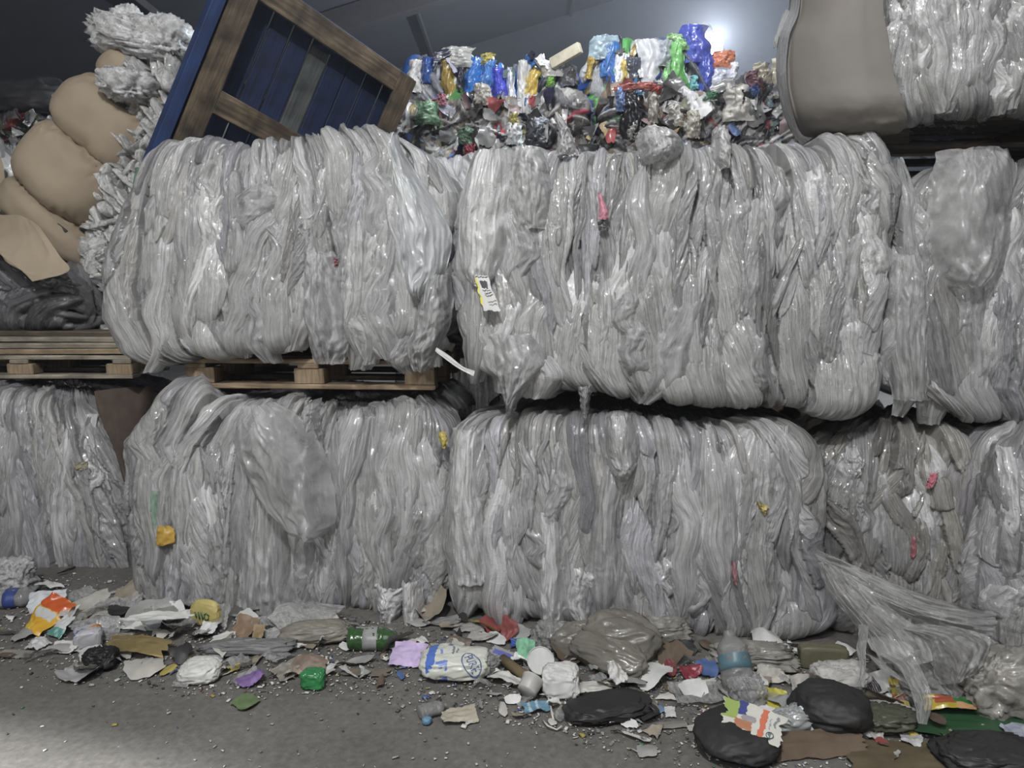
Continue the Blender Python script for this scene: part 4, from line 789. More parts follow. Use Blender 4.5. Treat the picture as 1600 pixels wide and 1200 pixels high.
kw.update(ln=(.4, 1.1), hw=(.02, .06), slope=.25, n_lobes=150, fine_z=None, lo=None, zbot=2.78, crease=1.3, lump=.02)
T2 = bale('mixed_film_bale', 'upper bale of shiny blue and gold wrappers behind the gap, below the cream batten', 632, 6.5, 905, 6.45, .9, left=px(632, 100, 632, 180), right=px(905, 110, 905, 180), top=px(632, 96, 680, 94, 720, 88, 760, 98, 800, 100, 850, 106, 905, 108), bottom=None, seed=204, tint=pick(PALS), **kw)
T3 = bale('mixed_film_bale', 'top bale with white, green and indigo sheets in front of the bright lamp', 908, 6.45, 1142, 6.4, .9, left=px(908, 100, 915, 160), right=px(1120, 80, 1142, 150), top=px(908, 100, 935, 66, 980, 62, 1010, 66, 1060, 64, 1110, 72, 1142, 110), bottom=None, seed=205, tint=pick(PALS), **kw)
def patch(fr, name, x0, x1, y0, y1, rgb, seed, lab, off=.10, lean=0, mat=None, wr=.02):
    m = 5; r = np.random.RandomState(seed); rows = []
    for q in range(m):
        t = q / (m - 1); c = (x0 + x1) / 2 + lean * (t - .5) + r.normal(0, (x1 - x0) * .06); h = (x1 - x0) / 2 * r.uniform(.8, 1.15); rows.append((y0 + (y1 - y0) * t, c - h, c + h))
    return sheet_on(fr, name, rows, mat or GLOSS(rgb), seed, off=off, bulge=.04, wr=wr, n=(16, 26), label=lab, tuck=.02, fx=5, fz=1.6)
for k, (x0, x1, y0, y1, rgb, lab, ln_) in enumerate([(660, 680, 95, 136, (46, 84, 170), 'blue film strip', -4), (690, 714, 92, 162, (168, 140, 62), 'gold foil strip', 4), (692, 742, 80, 112, (176, 176, 172), 'crumpled clear sheet', 0), (728, 752, 95, 158, (40, 110, 205), 'bright blue film', -14), (750, 772, 100, 142, (70, 130, 210), 'light blue film', -8),
    (771, 793, 112, 162, (66, 74, 215), 'indigo film', 6), (793, 806, 112, 168, (215, 220, 228), 'white film strip', 4), (809, 824, 100, 168, (206, 206, 204), 'white film strip', 0), (818, 842, 116, 170, (205, 170, 66), 'yellow gold pouch', -6), (752, 774, 90, 108, (196, 180, 84), 'yellow scrap', 0), (852, 866, 126, 142, (130, 196, 74), 'lime green scrap', 0),
    (842, 876, 100, 126, (222, 222, 222), 'white folded corner', 16), (640, 662, 100, 150, (200, 200, 198), 'white sheet', 0), (716, 728, 110, 165, (44, 48, 62), 'dark strip', 0), (876, 900, 108, 140, (120, 122, 130), 'grey sheet', 0)]): patch(T2, 'wrapper', x0, x1, y0, y1, rgb, 2100 + k, lab, lean=ln_)
for k, (x0, x1, y0, y1, rgb, lab, ln_) in enumerate([(915, 928, 96, 130, (190, 160, 70), 'gold foil strip', -6), (936, 962, 70, 126, (62, 120, 200), 'blue film', -10), (954, 975, 90, 136, (225, 228, 232), 'white film', -8), (966, 980, 100, 142, (214, 186, 90), 'yellow strip', 4), (975, 1000, 96, 140, (74, 80, 96), 'dark grey sheet', 0),
    (992, 1030, 68, 140, (206, 208, 214), 'large white pleated sheet', 4), (1036, 1066, 66, 138, (122, 205, 112), 'bright green film', -10), (1045, 1072, 60, 86, (150, 205, 130), 'pale green top', 14), (1062, 1106, 46, 104, (74, 88, 200), 'indigo film sheet', 10), (1086, 1112, 92, 148, (62, 80, 186), 'deep blue film', -6),
    (1110, 1142, 86, 112, (226, 130, 92), 'orange red scrap', 0), (1102, 1136, 114, 148, (190, 195, 214), 'pale round cap', 0), (1074, 1088, 124, 146, (120, 205, 215), 'cyan scrap', 0), (1134, 1148, 104, 132, (220, 224, 232), 'white scrap', 0), (920, 960, 62, 100, (150, 176, 190), 'clear bluish sheet', -8), (1020, 1050, 70, 110, (170, 176, 186), 'clear crumpled sheet', 0)]): patch(T3, 'wrapper', x0, x1, y0, y1, rgb, 2200 + k, lab, lean=ln_)
sheet_on(T3, 'clear_window', [(43, 1084, 1108), (60, 1092, 1118), (76, 1100, 1128), (90, 1108, 1134)], clear_mat('window_film', opac=.12, rough=.1), 2290, off=.10, bulge=.02, n=(14, 20))
for k, (fr, x0, x1, y0, y1, rgb, lab) in enumerate([(M1, 797, 812, 184, 200, (206, 196, 110), 'yellow cap'), (M1, 792, 818, 198, 232, (214, 216, 218), 'white crumpled bag'), (M1, 728, 746, 230, 258, (160, 60, 78), 'red scrap'), (M1, 655, 690, 165, 202, (112, 156, 120), 'green film'), (M1, 688, 702, 154, 172, (190, 120, 136), 'pink scrap'), (M1, 742, 768, 138, 172, (184, 180, 172), 'grey bottle'), (M1, 720, 742, 205, 232, (96, 130, 104), 'dull green scrap'),
    (M1, 820, 860, 195, 235, (70, 72, 78), 'dark film'), (M1, 832, 856, 190, 215, (170, 178, 190), 'clear tray'), (M2, 968, 1006, 152, 222, (38, 38, 44), 'black bag'), (M2, 960, 976, 144, 182, (110, 136, 190), 'blue scrap'), (M2, 1008, 1028, 150, 200, (176, 170, 160), 'beige sheet'), (M2, 955, 1025, 138, 150, (206, 120, 110), 'reddish scrap'), (M2, 1010, 1030, 143, 155, (212, 96, 90), 'red scrap'),
    (M2, 1040, 1062, 170, 205, (190, 186, 178), 'pale strip'), (M2, 1070, 1090, 180, 222, (180, 174, 160), 'pale crumpled sheet'), (M2, 1095, 1120, 152, 164, (90, 150, 110), 'green scrap'), (M2, 1122, 1170, 140, 196, (186, 182, 172), 'clear beige sheet'), (M2, 1160, 1180, 140, 160, (70, 90, 150), 'blue scrap'), (M2, 1170, 1196, 108, 138, (176, 168, 146), 'beige tuft'), (M2, 1200, 1236, 100, 160, (188, 180, 160), 'beige fibre tuft'), (M2, 1160, 1184, 120, 146, (110, 70, 80), 'dark red scrap'), (M2, 975, 1000, 195, 225, (150, 150, 140), 'grey leaf of film')]): patch(fr, 'scrap', x0, x1, y0, y1, rgb, 2300 + k, lab, off=.12, wr=.03)
def scraps_on(fr, n, seed, x0, x1, y0, y1, pal, s=(.05, .16), off=(.05, .16)):
    """loose crumpled bits sticking out of a mixed bale, each its own part"""
    R = np.random.RandomState(seed); f = pick(pal)
    for k in range(n):
        w, l = R.uniform(*s), R.uniform(*s); V, Fc, uv = crumple(w, l, seed + k, n=9, folds=4, amp=.3, outline=('torn', 'rect', 'tri')[k % 3]); V = V - V.mean(0)
        c = f(R); c8 = [int(255 * (v ** (1 / 2.2))) // 24 * 24 for v in c]
        o = mesh_np('scrap', V, Fc, GLOSS(tuple(c8)), fr.root); o.location = loc_of(fr, R.uniform(x0, x1), R.uniform(y0, y1), R.uniform(*off)); o.rotation_euler = (PI / 2 + R.normal(0, .6), R.uniform(0, 6.28), R.normal(0, .6))
scraps_on(M1, 60, 2400, 640, 925, 158, 255, PAL); scraps_on(M2, 66, 2500, 940, 1245, 138, 235, PAL); scraps_on(T2, 26, 2600, 640, 900, 92, 170, PALS, (.05, .14)); scraps_on(T3, 14, 2700, 915, 1130, 80, 140, PALS, (.05, .12)); scraps_on(M3, 30, 2800, -20, 120, 182, 240, [((.5, .48, .45), 6), ((.2, .19, .18), 6), ((.05, .05, .05), 8), ((.3, .1, .1), 1)], (.05, .13))
# cream batten, black film bundle
a = P(862, 100, 6.3); b_ = P(907, 74, 6.15); d = Vector(b_ - a); o = box('wooden_batten', (d.length, .05, .085), (a + b_) / 2, plain('cream_batten', (.62, .58, .46), rough=.6), bev=.004)
o.rotation_euler = Vector((1, 0, 0)).rotation_difference(d.normalized()).to_euler(); props(o, 'pale cream batten sticking up out of the blue and gold wrapper bale', 'batten')
V, Fc, uv = lumpV(.66, .6, .30, 31, rough=.10, fr=2.2, nu=60, nv=36); o = mesh_np('film_bundle', V, Fc, plain('black_bundle_film', (.045, .045, .05), rough=.4, coat=.3)); q = P(68, 186, 6.55); o.location = (q[0], q[1], q[2] + .0); props(o, 'black film bundle lying on the dark waste bale at left edge', 'bundle')
# flood lamp on an arm from the back wall behind the bales
LP = P(1107, 70, 10.5); lr = empty('flood_lamp', LP, 0, 'bright flood lamp glaring behind the indigo sheet at top', 'lamp')
HB = plain('lamp_housing', (.05, .05, .055), rough=.5); lb = lambda nm, s, l, m: box(nm, s, l, m, lr, bev=.01)
lb('housing', (.40, .14, .30), (0, .09, 0), HB); lb('lens', (.34, .02, .24), (0, .005, 0), glow_mat('lamp_lens', (.9, .95, 1), 60)); lb('bracket', (.05, 15.0 - LP[1] - .16, .05), (0, .16 + (15.0 - LP[1] - .16) / 2, 0), HB)

# ================================================================ LITTER ON THE FLOOR
LAND = []   # (noun, px, py) things one can find, used in the labels of the small scraps
def mpp(pxx, pyy): p = Fl(pxx, pyy); return float(np.linalg.norm(p - np.array([0, 0, CZ]))) / F
GR = lambda v: (v, v, int(v * .985))
def put(o, pxx, pyy, rz=0, z=.003, rx=0, ry=0):
    p = Fl(pxx, pyy); o.location = (p[0], p[1], z); o.rotation_euler = (rx, ry, rz); return o
def sheet(name, cat, label, x, y, wpx, lpx, rgb, seed, amp=.25, outline='rect', rz=0, n=18, folds=4, curl=0, rough=.5, mat=None, tilt=0, land=None, jag=.12, group=None, z=.003):
    k = mpp(x, y); w = wpx * k; l = lpx * k * (2.1 if tilt < .3 else 1.2); V, Fc, uv = crumple(w, l, seed, n=n, folds=folds, amp=amp, outline=outline, curl=curl, jag=jag)
    if tilt:
        ct, st = math.cos(tilt), math.sin(tilt); V = V @ np.array([[1, 0, 0], [0, ct, st], [0, -st, ct]]); V[:, 2] -= V[:, 2].min()
    o = mesh_np(name, V, Fc, mat or colmat(rgb, rough), uv=uv, fold=np.stack([V[:, 0], V[:, 1], V[:, 2]], -1)); put(o, x, y, rz, z); props(o, label, cat, group)
    if land: LAND.append((land, x, y))
    return o
def lump(name, cat, label, x, y, wpx, dpx, hpx, rgb, seed, rough=.14, fr=3, rz=0, mat=None, e=.75, land=None, sr=.5, z=0, tint=None, an=(1, 1, 1)):
    k = mpp(x, y); V, Fc, uv = lumpV(wpx * k, dpx * k, hpx * k, seed, rough=rough, fr=fr, e=e, an=an); o = mesh_np(name, V, Fc, mat or colmat(rgb, sr), uv=uv, fold=np.stack([V[:, 0], V[:, 2], V[:, 1]], -1), tint=np.full((len(V), 3), 1.0) * (tint or .5)); put(o, x, y, rz, z); props(o, label, cat)
    if land: LAND.append((land, x, y))
    return o
CLIT = clear_mat('litter_clear_film', opac=.45, rough=.15, sc=(60, 30)); GLIT = clear_mat('litter_grey_film', col=(.4, .4, .39), opac=.6, rough=.25, sc=(60, 30)); DIRTY = clear_mat('dirty_bag_film', col=(.34, .325, .29), opac=.78, rough=.35, sc=(12, 12), bump=.4); CRKG = film_mat('litter_crinkled', rough=.3, bump=.7, streak=(60, 40), coat=.5)

# --- left end
def bottle(name, label, x, y, Lpx, rpx, col, rz, seed, mat, cap=None, band=None, squash=.7, land=None):
    """crushed drinks bottle lying on its side: body with shoulder and neck, cap and label band as parts"""
    k = mpp(x, y); L = Lpx * k; r = rpx * k; rt = empty(name, (0, 0, 0), 0, label, 'bottle'); put(rt, x, y, rz, .0)
    sq = lambda V: (lambda d: np.stack([V[:, 2], V[:, 0] * (1 + d * .3), (V[:, 1] * squash * (1 + d)) + r * squash], -1))(.22 * vn3(np.stack([V[:, 2] / r, V[:, 0] / r, V[:, 1] / r], -1), 1.3, seed) + .10 * (1 - 2 * np.abs(vn3(V / r, 2.6, seed + 1))))
    pr = [(.0, -.5), (.6, -.5), (.95, -.47), (1, -.42), (.96, -.36), (1, -.3), (.96, -.22), (1, -.15), (1, .0), (.97, .08), (1, .15), (.98, .2), (.85, .28), (.6, .36), (.36, .41), (.33, .46), (.33, .5), (0, .5)]
    dense = []; 
    for i in range(len(pr) - 1):
        for t in np.linspace(0, 1, 4, endpoint=False): dense.append((r * (pr[i][0] + (pr[i + 1][0] - pr[i][0]) * t), L * (pr[i][1] + (pr[i + 1][1] - pr[i][1]) * t)))
    dense.append((0, L * .5)); lathe('body', dense, mat, rt, squash=sq)
    if cap: o = lathe('cap', [(0, L * .49), (r * .42, L * .49), (r * .44, L * .5), (r * .44, L * .56), (r * .4, L * .575), (0, L * .575)], colmat(cap, .35), rt, squash=sq)
    if band: o = lathe('label_band', [(r * 1.03, -L * .2), (r * 1.04, -L * .1), (r * 1.03, L * .06)], colmat(band, .4), rt, squash=sq); o['label'] = 'printed label band'
    if land: LAND.append((land, x, y))
    return rt
bottle('plastic_bottle', 'clear plastic bottle with a blue label at the left edge', 26, 946, 52, 15, None, .25, 1, CLIT, None, (52, 72, 150), land='blue-labelled bottle')
lump('film_wad', 'film', 'glinting clear film wad standing behind the blue-labelled bottle', 18, 925, 48, 40, 36, None, 2, rough=.2, mat=CRKG, tint=.5, land='film wad at the left edge')
sheet('snack_wrapper', 'wrapper', 'orange and gold snack wrapper near left edge, silver inside showing', 82, 978, 40, 44, None, 3, amp=.3, rz=-.5, mat=print_mat('snack_print', (205, 160, 60), [(0, 1, .62, 1, (190, 92, 50)), (.2, .85, .36, .60, (190, 190, 188)), (.1, .6, .0, .2, (214, 186, 70))], .25, .6), tilt=.6, land='orange snack wrapper', jag=.06)
sheet('paper_sheet', 'paper', 'pale blue-white folded paper behind the orange snack wrapper', 76, 958, 40, 26, (196, 200, 206), 4, amp=.3, tilt=.7, rz=.3)
sheet('card_piece', 'card', 'white pointed card to the right of the orange snack wrapper', 118, 974, 38, 26, (200, 200, 194), 5, amp=.2, outline='tri', tilt=.6, rz=-.7, land='white pointed card')
sheet('carton_piece', 'carton', 'small white and teal carton piece below the white pointed card', 101, 990, 22, 26, None, 6, amp=.2, tilt=.7, rz=-.4, mat=print_mat('teal_print', (196, 198, 196), [(0, 1, 0, .4, (92, 140, 132))]))
sheet('wrapper', 'wrapper', 'white wrapper with a small yellow panel in front of the stacked clear sheets', 210, 979, 46, 16, None, 7, amp=.15, tilt=.3, mat=print_mat('panel_print', (192, 192, 188), [(.45, .7, .1, .9, (206, 186, 84)), (.05, .2, .2, .8, (150, 150, 150))]), land='yellow-panelled wrapper')
tr = sheet('gold_tray', 'tray', 'crushed gold foil tray with bent-down right end', 215, 1022, 86, 26, None, 8, amp=.14, rz=-.12, mat=colmat((176, 152, 92), .25, metal=.55, coat=.3), curl=-.35, tilt=.35, land='gold foil tray', n=26)
sheet('plastic_strip', 'strip', 'jagged white plastic strip lying across the gold foil tray', 250, 1002, 78, 12, (206, 206, 200), 9, amp=.25, rz=.16, jag=.25, z=.10)
lump('carton', 'carton', 'crushed grey-white carton with an orange corner left of the gold foil tray', 138, 1010, 32, 26, 26, None, 10, rough=.06, e=.4, rz=.5, mat=print_mat('carton_print', (172, 172, 176), [(0, .12, 0, 1, (190, 130, 60)), (.5, .58, 0, 1, (90, 100, 150))]), land='crushed grey carton')
sheet('paper_scrap', 'paper', 'torn white paper left of the crushed grey carton', 104, 1018, 32, 14, (198, 196, 190), 11, amp=.3, outline='torn', tilt=.3)
sheet('card_strip', 'card', 'white card strip in front of the crushed grey carton', 143, 1024, 30, 10, (190, 190, 184), 12, amp=.12, rz=.7, tilt=.2)
sheet('foil_dish', 'dish', 'flattened pale grey foil dish alone on the floor at left', 125, 1060, 46, 15, (160, 162, 160), 13, amp=.12, outline='oval', curl=.3, rough=.3, land='grey foil dish')
lump('bag_scrap', 'bag', 'black crumpled bag scrap below the left end of the gold foil tray', 162, 1040, 34, 30, 22, (34, 34, 36), 14, rough=.2, land='black bag scrap')
sheet('card_strip', 'card', 'beige flat strip at the left edge of the litter', 26, 1024, 40, 8, (140, 136, 126), 15, amp=.08, tilt=.1)
sheet('card_piece', 'card', 'white folded card piece right of the beige flat strip', 60, 1014, 24, 10, (192, 192, 190), 16, amp=.3, rz=-.3, tilt=.2)
for k, (x, y, w, l, v, rz) in enumerate(((150, 988, 56, 18, 140, .2), (172, 998, 60, 14, 165, -.2), (235, 960, 44, 24, 130, .6), (268, 975, 70, 16, 120, -.1), (190, 952, 50, 20, 126, .3), (285, 945, 50, 22, 110, -.3), (150, 955, 46, 18, 118, 0), (245, 940, 40, 26, 150, .9))):
    sheet('film_sheet', 'film', ('crumpled clear sheet under the yellow-panelled wrapper', 'white-edged clear sheet behind the gold foil tray', 'upright clear sheet behind the yellow-panelled wrapper', 'grey film strip right of the yellow-panelled wrapper', 'dull film piece below the far left bale', 'dull film piece left of the yellow lettered packet', 'crushed film behind the white pointed card', 'whitish film flap standing at the foot of the hazy bale')[k], x, y, w, l, GR(v), 20 + k, amp=.3, outline=('torn', 'rect')[k % 2], rz=rz, tilt=.35, mat=(CLIT, GLIT)[k % 2])
pk = lump('food_packet', 'packet', 'yellow packet with green lettering propped against the hazy bale', 322, 975, 44, 14, 36, (196, 178, 96), 30, rough=.07, fr=2.2, e=.85, rz=-.2, land='yellow lettered packet')
k_ = mpp(322, 975); GREEN = colmat((70, 116, 72), .4)
for q, seg in enumerate(([(-11, 20), (-9, 12)], [(-6, 20), (-4, 10)], [(-2, 20), (1, 10)], [(3, 17), (6, 19), (10, 16), (9, 11), (5, 10), (3, 13), (4, 17)])): tube('lettering', [((x * k_), -7.6 * k_, z * k_) for x, z in seg], 1.1 * k_, GREEN, pk, n=6)
sheet('packet_flap', 'paper', 'white paper corner left of the yellow lettered packet', 300, 968, 20, 16, (196, 196, 192), 31, amp=.2, outline='tri', tilt=.7)
sheet('film_sheet', 'film', 'clear and blue film right of the yellow lettered packet', 346, 975, 24, 26, (110, 120, 150), 32, amp=.3, tilt=.9, mat=GLIT)
lump('foam_lump', 'foam', 'white rounded foam lump alone in front of the litter', 315, 1058, 52, 46, 26, (206, 206, 200), 33, rough=.09, fr=4, land='white foam lump')
sheet('foam_piece', 'foam', 'small white foam flake touching the right of the white foam lump', 347, 1054, 20, 12, (180, 178, 172), 34, amp=.3, outline='torn')
sheet('card_piece', 'cardboard', 'brown cardboard piece leaning at the foot of the film curtain', 384, 992, 34, 28, (138, 112, 84), 35, amp=.15, tilt=.6, rz=-.4, land='brown cardboard piece')
sheet('card_piece', 'cardboard', 'small tan card just right of the brown cardboard piece', 404, 1000, 16, 20, (146, 120, 82), 36, amp=.15, tilt=.8)
sheet('paper_scrap', 'paper', 'white square paper left of the brown cardboard piece', 350, 1004, 30, 18, (206, 206, 202), 37, amp=.1, rz=.3, tilt=.3)
sheet('paper_scrap', 'paper', 'white torn paper below the yellow lettered packet', 328, 990, 24, 10, (208, 208, 206), 38, amp=.25, outline='torn', tilt=.2)
lump('film_roll', 'film', 'long twisted grey film in front of the brown cardboard piece', 380, 1022, 104, 24, 18, (116, 116, 116), 39, rough=.16, fr=2.4, rz=.12, land='twisted grey film')
sheet('film_strip', 'film', 'pale clear strip hanging off the right end of the twisted grey film', 436, 1030, 30, 16, GR(176), 40, amp=.25, rz=-.6, mat=CLIT)
lump('plastic_stopper', 'cap', 'deep blue crumpled cap behind the grey carton log', 449, 993, 14, 12, 11, (46, 70, 168), 41, rough=.1, land='deep blue cap')  # loose bottle cap, like the others of this name
lump('carton_log', 'carton', 'crumpled beige-grey carton log lying below the hazy bale', 496, 1002, 88, 34, 26, (132, 126, 114), 42, rough=.12, fr=2.6, rz=.12, land='beige carton log')
sheet('purple_scrap', 'scrap', 'purple crumpled scrap on the floor below the twisted grey film', 392, 1066, 34, 14, (124, 92, 158), 43, amp=.35, outline='torn', rz=.3, land='purple scrap')
sheet('leaf_scrap', 'scrap', 'flat green leaf-like scrap below the purple scrap', 384, 1100, 36, 16, (104, 128, 78), 44, amp=.1, outline='leaf', rz=.3, land='green leaf scrap')
lump('bottle_piece', 'bottle', 'bright green crushed bottle end left of centre', 490, 1072, 30, 24, 24, (44, 142, 72), 45, rough=.10, e=.5, mat=colmat((44, 142, 72), .2, coat=.5), land='green bottle end')
sheet('paper_fan', 'paper', 'brown pleated paper behind the green bottle end', 484, 1048, 44, 22, (128, 108, 92), 46, amp=.2, outline='torn', tilt=.5, land='brown pleated paper')
sheet('paper_sheet', 'paper', 'grey-beige bent sheet left of the brown pleated paper', 450, 1052, 40, 26, (138, 134, 122), 47, amp=.3, tilt=.5, rz=.7)
bottle('plastic_bottle', 'dark green crushed bottle with a silver label, below the bottom bales', 586, 1012, 78, 17, None, .02, 5, colmat((52, 92, 44), .2, coat=.6), None, (150, 152, 150), squash=.85, land='dark green bottle')
sheet('paper_sheet', 'paper', 'folded lilac paper right of the dark green bottle', 638, 1034, 48, 32, (190, 166, 214), 48, amp=.28, rz=-.15, tilt=.45, folds=5, land='lilac paper')
sheet('card_strip', 'cardboard', 'grey-brown cardboard strip below the dark green bottle', 572, 1052, 66, 10, (120, 110, 94), 49, amp=.06, rz=-.05, land='grey-brown cardboard strip')
from mathutils.bvhtree import BVHTree
def drape(o, host, d=(0, -.62, .78), lift=.0015):
    """lay a printed mark (a mesh in the host's own axes) onto the host's surface along direction d"""
    bv = BVHTree.FromPolygons([v.co.copy() for v in host.data.vertices], [tuple(p.vertices) for p in host.data.polygons]); d = Vector(d).normalized()
    for v in o.data.vertices:
        h = bv.ray_cast(v.co + d * .5, -d)
        if h[0] is not None: v.co = h[0] + d * lift
k_ = mpp(714, 1052); V, Fc, uv = lumpV(92 * k_, 66 * k_, 34 * k_, 50, rough=.10, fr=2.2, e=.7)
uv = np.stack([V[:, 0] / (92 * k_) + .5, V[:, 1] / (66 * k_) + .5], -1)
sk = mesh_np('sack', V, Fc, print_mat('sack_print', (204, 206, 196), [(.05, .19, 0, 1, (86, 116, 190)), (.24, .28, .35, .5, (120, 140, 200)), (.44, .47, .30, .62, (120, 124, 130)), (.50, .53, .34, .58, (130, 134, 138)), (.2, .4, .02, .10, (110, 130, 195)), (.36, .42, .66, .8, (110, 122, 170))], warp=.05), uv=uv)
put(sk, 714, 1052, -.05); props(sk, 'cream sack with a blue band and blue PURE lettering in an oval', 'sack'); LAND.append(('cream sack', 714, 1052))
BLU = colmat((74, 98, 160), .4); an_ = -1.05; ca_, sa_ = math.cos(an_), math.sin(an_); cx_, cy_ = 24 * k_, -3 * k_
tx = text_mesh('lettering', 'PURE', 12 * k_, BLU, sk, (0, 0, 0), (0, 0, 0))
for v in tx.data.vertices: x, y = v.co.x, v.co.y * 1.5; v.co = (cx_ + x * ca_ - y * sa_, cy_ + (x * sa_ + y * ca_) * 1.25, v.co.z)
drape(tx, sk)
ov = tube('oval_mark', [(cx_ + 19 * k_ * math.cos(t) * ca_ - 12 * k_ * math.sin(t) * sa_, cy_ + (18 * k_ * math.cos(t) * sa_ + 12 * k_ * math.sin(t) * ca_) * 1.25, 0) for t in np.linspace(0, 6.28, 60)], .8 * k_, BLU, sk, n=6); drape(ov, sk)
lump('film_ball', 'film', 'clear crumpled film at the right end of the cream sack', 755, 1052, 34, 30, 22, None, 51, rough=.2, mat=GLIT)
for k, (x, y, w, rgb, lab) in enumerate(((690, 975, 50, (120, 120, 118), 'dull leaf of film under the gap between the two big bottom bales'), (735, 985, 44, (140, 138, 134), 'pale film leaf behind the cream sack'), (755, 1000, 40, (160, 158, 152), 'rounded pale film piece above the cream sack'), (720, 1008, 30, (110, 96, 84), 'brown scrap touching the top of the cream sack'))): sheet('film_piece', 'film', lab, x, y, w, 14, rgb, 55 + k, amp=.3, outline='torn', tilt=.3)
sheet('card_piece', 'card', 'white rounded card left of the red foil scrap', 774, 1002, 34, 15, (196, 196, 196), 60, amp=.08, outline='oval', rz=-.7, tilt=.4, land='white rounded card')
sheet('foil_scrap', 'scrap', 'dull red foil scrap at the foot of the broad middle bale', 797, 996, 24, 26, (150, 72, 70), 61, amp=.3, outline='torn', tilt=.8, rz=-.5, land='red foil scrap')
sheet('film_scrap', 'scrap', 'strong blue scrap just below the red foil scrap', 814, 1009, 30, 14, (44, 78, 168), 62, amp=.35, tilt=.5, land='strong blue scrap')
sheet('film_scrap', 'scrap', 'mint green crumpled scrap below the strong blue scrap', 821, 1026, 26, 24, (124, 196, 152), 63, amp=.35, tilt=.8, land='mint green scrap')
sheet('wrapper', 'wrapper', 'violet-blue and clear wrapper left of the mint green scrap', 788, 1028, 44, 16, None, 64, amp=.25, rz=-.6, tilt=.3, mat=print_mat('violet_print', (150, 148, 150), [(.1, .9, .3, .65, (96, 104, 170))]))
def tub(name, label, x, y, rpx, hpx, rgb, tilt, rz, land):
    k = mpp(x, y); r = rpx * k; h = hpx * k; rt = empty(name, (0, 0, 0), 0, label, 'tub'); put(rt, x, y, rz, r * math.sin(tilt) * .98 + .004, tilt); m = colmat(rgb, .4)
    lathe('wall', [(0, .002), (r * .88, .002), (r * .9, .004), (r * .97, h - .004), (r * 1.02, h - .003), (r * 1.03, h), (r * .99, h), (r * .95, h - .002), (r * .86, .008), (0, .008)], m, rt, n=36)
    lathe('rim', [(r * .985, h - .001), (r * 1.05, h - .001), (r * 1.055, h + .004), (r * 1.0, h + .005), (r * .985, h + .002)], m, rt, n=36); LAND.append((land, x, y)); return rt
tub('plastic_tub', 'round white plastic tub tipped towards the camera, grey half moon inside', 842, 1052, 19, 14, (196, 196, 192), math.radians(48), .2, 'white plastic tub')
tub('plastic_tub', 'small ribbed white tub lying below the round white plastic tub', 822, 1098, 16, 22, (180, 178, 172), math.radians(62), 2.6, 'ribbed white tub')
lump('foam_block', 'foam', 'white lobed foam block right of the white plastic tub', 876, 1082, 50, 42, 38, (208, 208, 204), 65, rough=.10, fr=2.2, e=.55, land='white foam block')
tube('cardboard_tube', [Fl(785, 1030, .022), Fl(815, 1052, .02), Fl(848, 1072, .018)], .02, colmat((112, 96, 62), .7), None, n=14); props(bpy.data.objects['cardboard_tube'], 'brown bent cardboard tube left of the white plastic tub', 'tube'); LAND.append(('brown tube', 812, 1054))
sheet('paper_scrap', 'paper', 'white crumpled paper against the lower left of the white plastic tub', 815, 1040, 28, 14, (222, 222, 218), 66, amp=.35, outline='torn')
sheet('paper_scrap', 'paper', 'torn white tissue along the brown tube', 790, 1068, 54, 14, (200, 200, 194), 67, amp=.3, outline='torn', rz=-.5)
sheet('wrapper', 'wrapper', 'light blue striped wrapper in front of the ribbed white tub', 838, 1110, 40, 10, None, 68, amp=.3, rz=.25, mat=print_mat('blue_stripe_print', (104, 140, 160), [(.2, .3, 0, 1, (160, 184, 190)), (.5, .6, 0, 1, (160, 184, 190))]), land='light blue wrapper')
for k, (pts, lab) in enumerate((([(858, 1090), (862, 1112), (866, 1130)], 'thin white strip hanging down from the white foam block'), ([(848, 1124), (856, 1134), (870, 1140), (878, 1134)], 'curled white strip below the white foam block'), ([(880, 1098), (892, 1106), (888, 1114)], 'short white strip right below the white foam block'))):
    tube('plastic_strip', [Fl(x, y, .006 + .01 * (i % 2)) for i, (x, y) in enumerate(pts)], .004, colmat((196, 190, 182), .5), None, n=6, flat=.5); o = bpy.context.scene.objects[-1] if False else [q for q in bpy.data.objects if q.name.startswith('plastic_strip') and 'label' not in q][-1]; props(o, lab, 'strip')
BM = plain('dirty_bag_plastic', (.20, .188, .162), rough=.36, coat=.4, var=.22, sc=9, bump=.35, bsc=55, transl=.15)
big = empty('plastic_bag', Fl(944, 1040), 0, 'big dirty grey-beige bag slumped below the broad middle bale', 'bag'); LAND.append(('big grey-beige bag', 944, 1040))
for q, (x, y, w, d_, h, rz, sd) in enumerate(((968, 1030, 104, 62, 62, -.25, 70), (948, 1046, 112, 52, 44, -.62, 171), (912, 1022, 92, 50, 46, -.1, 172), (986, 1044, 60, 46, 40, .5, 173))):
    k = mpp(x, y); V, Fc, uv = lumpV(w * k, d_ * k, h * k, sd, rough=.13, fr=1.5, an=(.45, 1.5, 1.3), e=1.0); o = mesh_np('bag_fold', V, Fc, BM, big); p = Fl(x, y); o.location = (p[0] - big.location.x, p[1] - big.location.y, .003); o.rotation_euler = (0, 0, rz)
lump('plastic_bag', 'bag', 'clear bag fold at the left of the big grey-beige bag', 866, 1008, 56, 40, 34, None, 71, rough=.2, fr=2.4, mat=GLIT)
lump('plastic_bag', 'bag', 'black flattened bag in front of the big grey-beige bag', 952, 1116, 108, 60, 20, (24, 24, 25), 72, rough=.12, fr=2, rz=.2, mat=colmat((44, 44, 44), .5), land='black flattened bag')
sheet('paper_sheet', 'paper', 'white pleated paper between the white foam block and the black flattened bag', 922, 1078, 58, 22, (190, 188, 180), 73, amp=.25, rz=.1, tilt=.3, folds=6, land='white pleated paper')
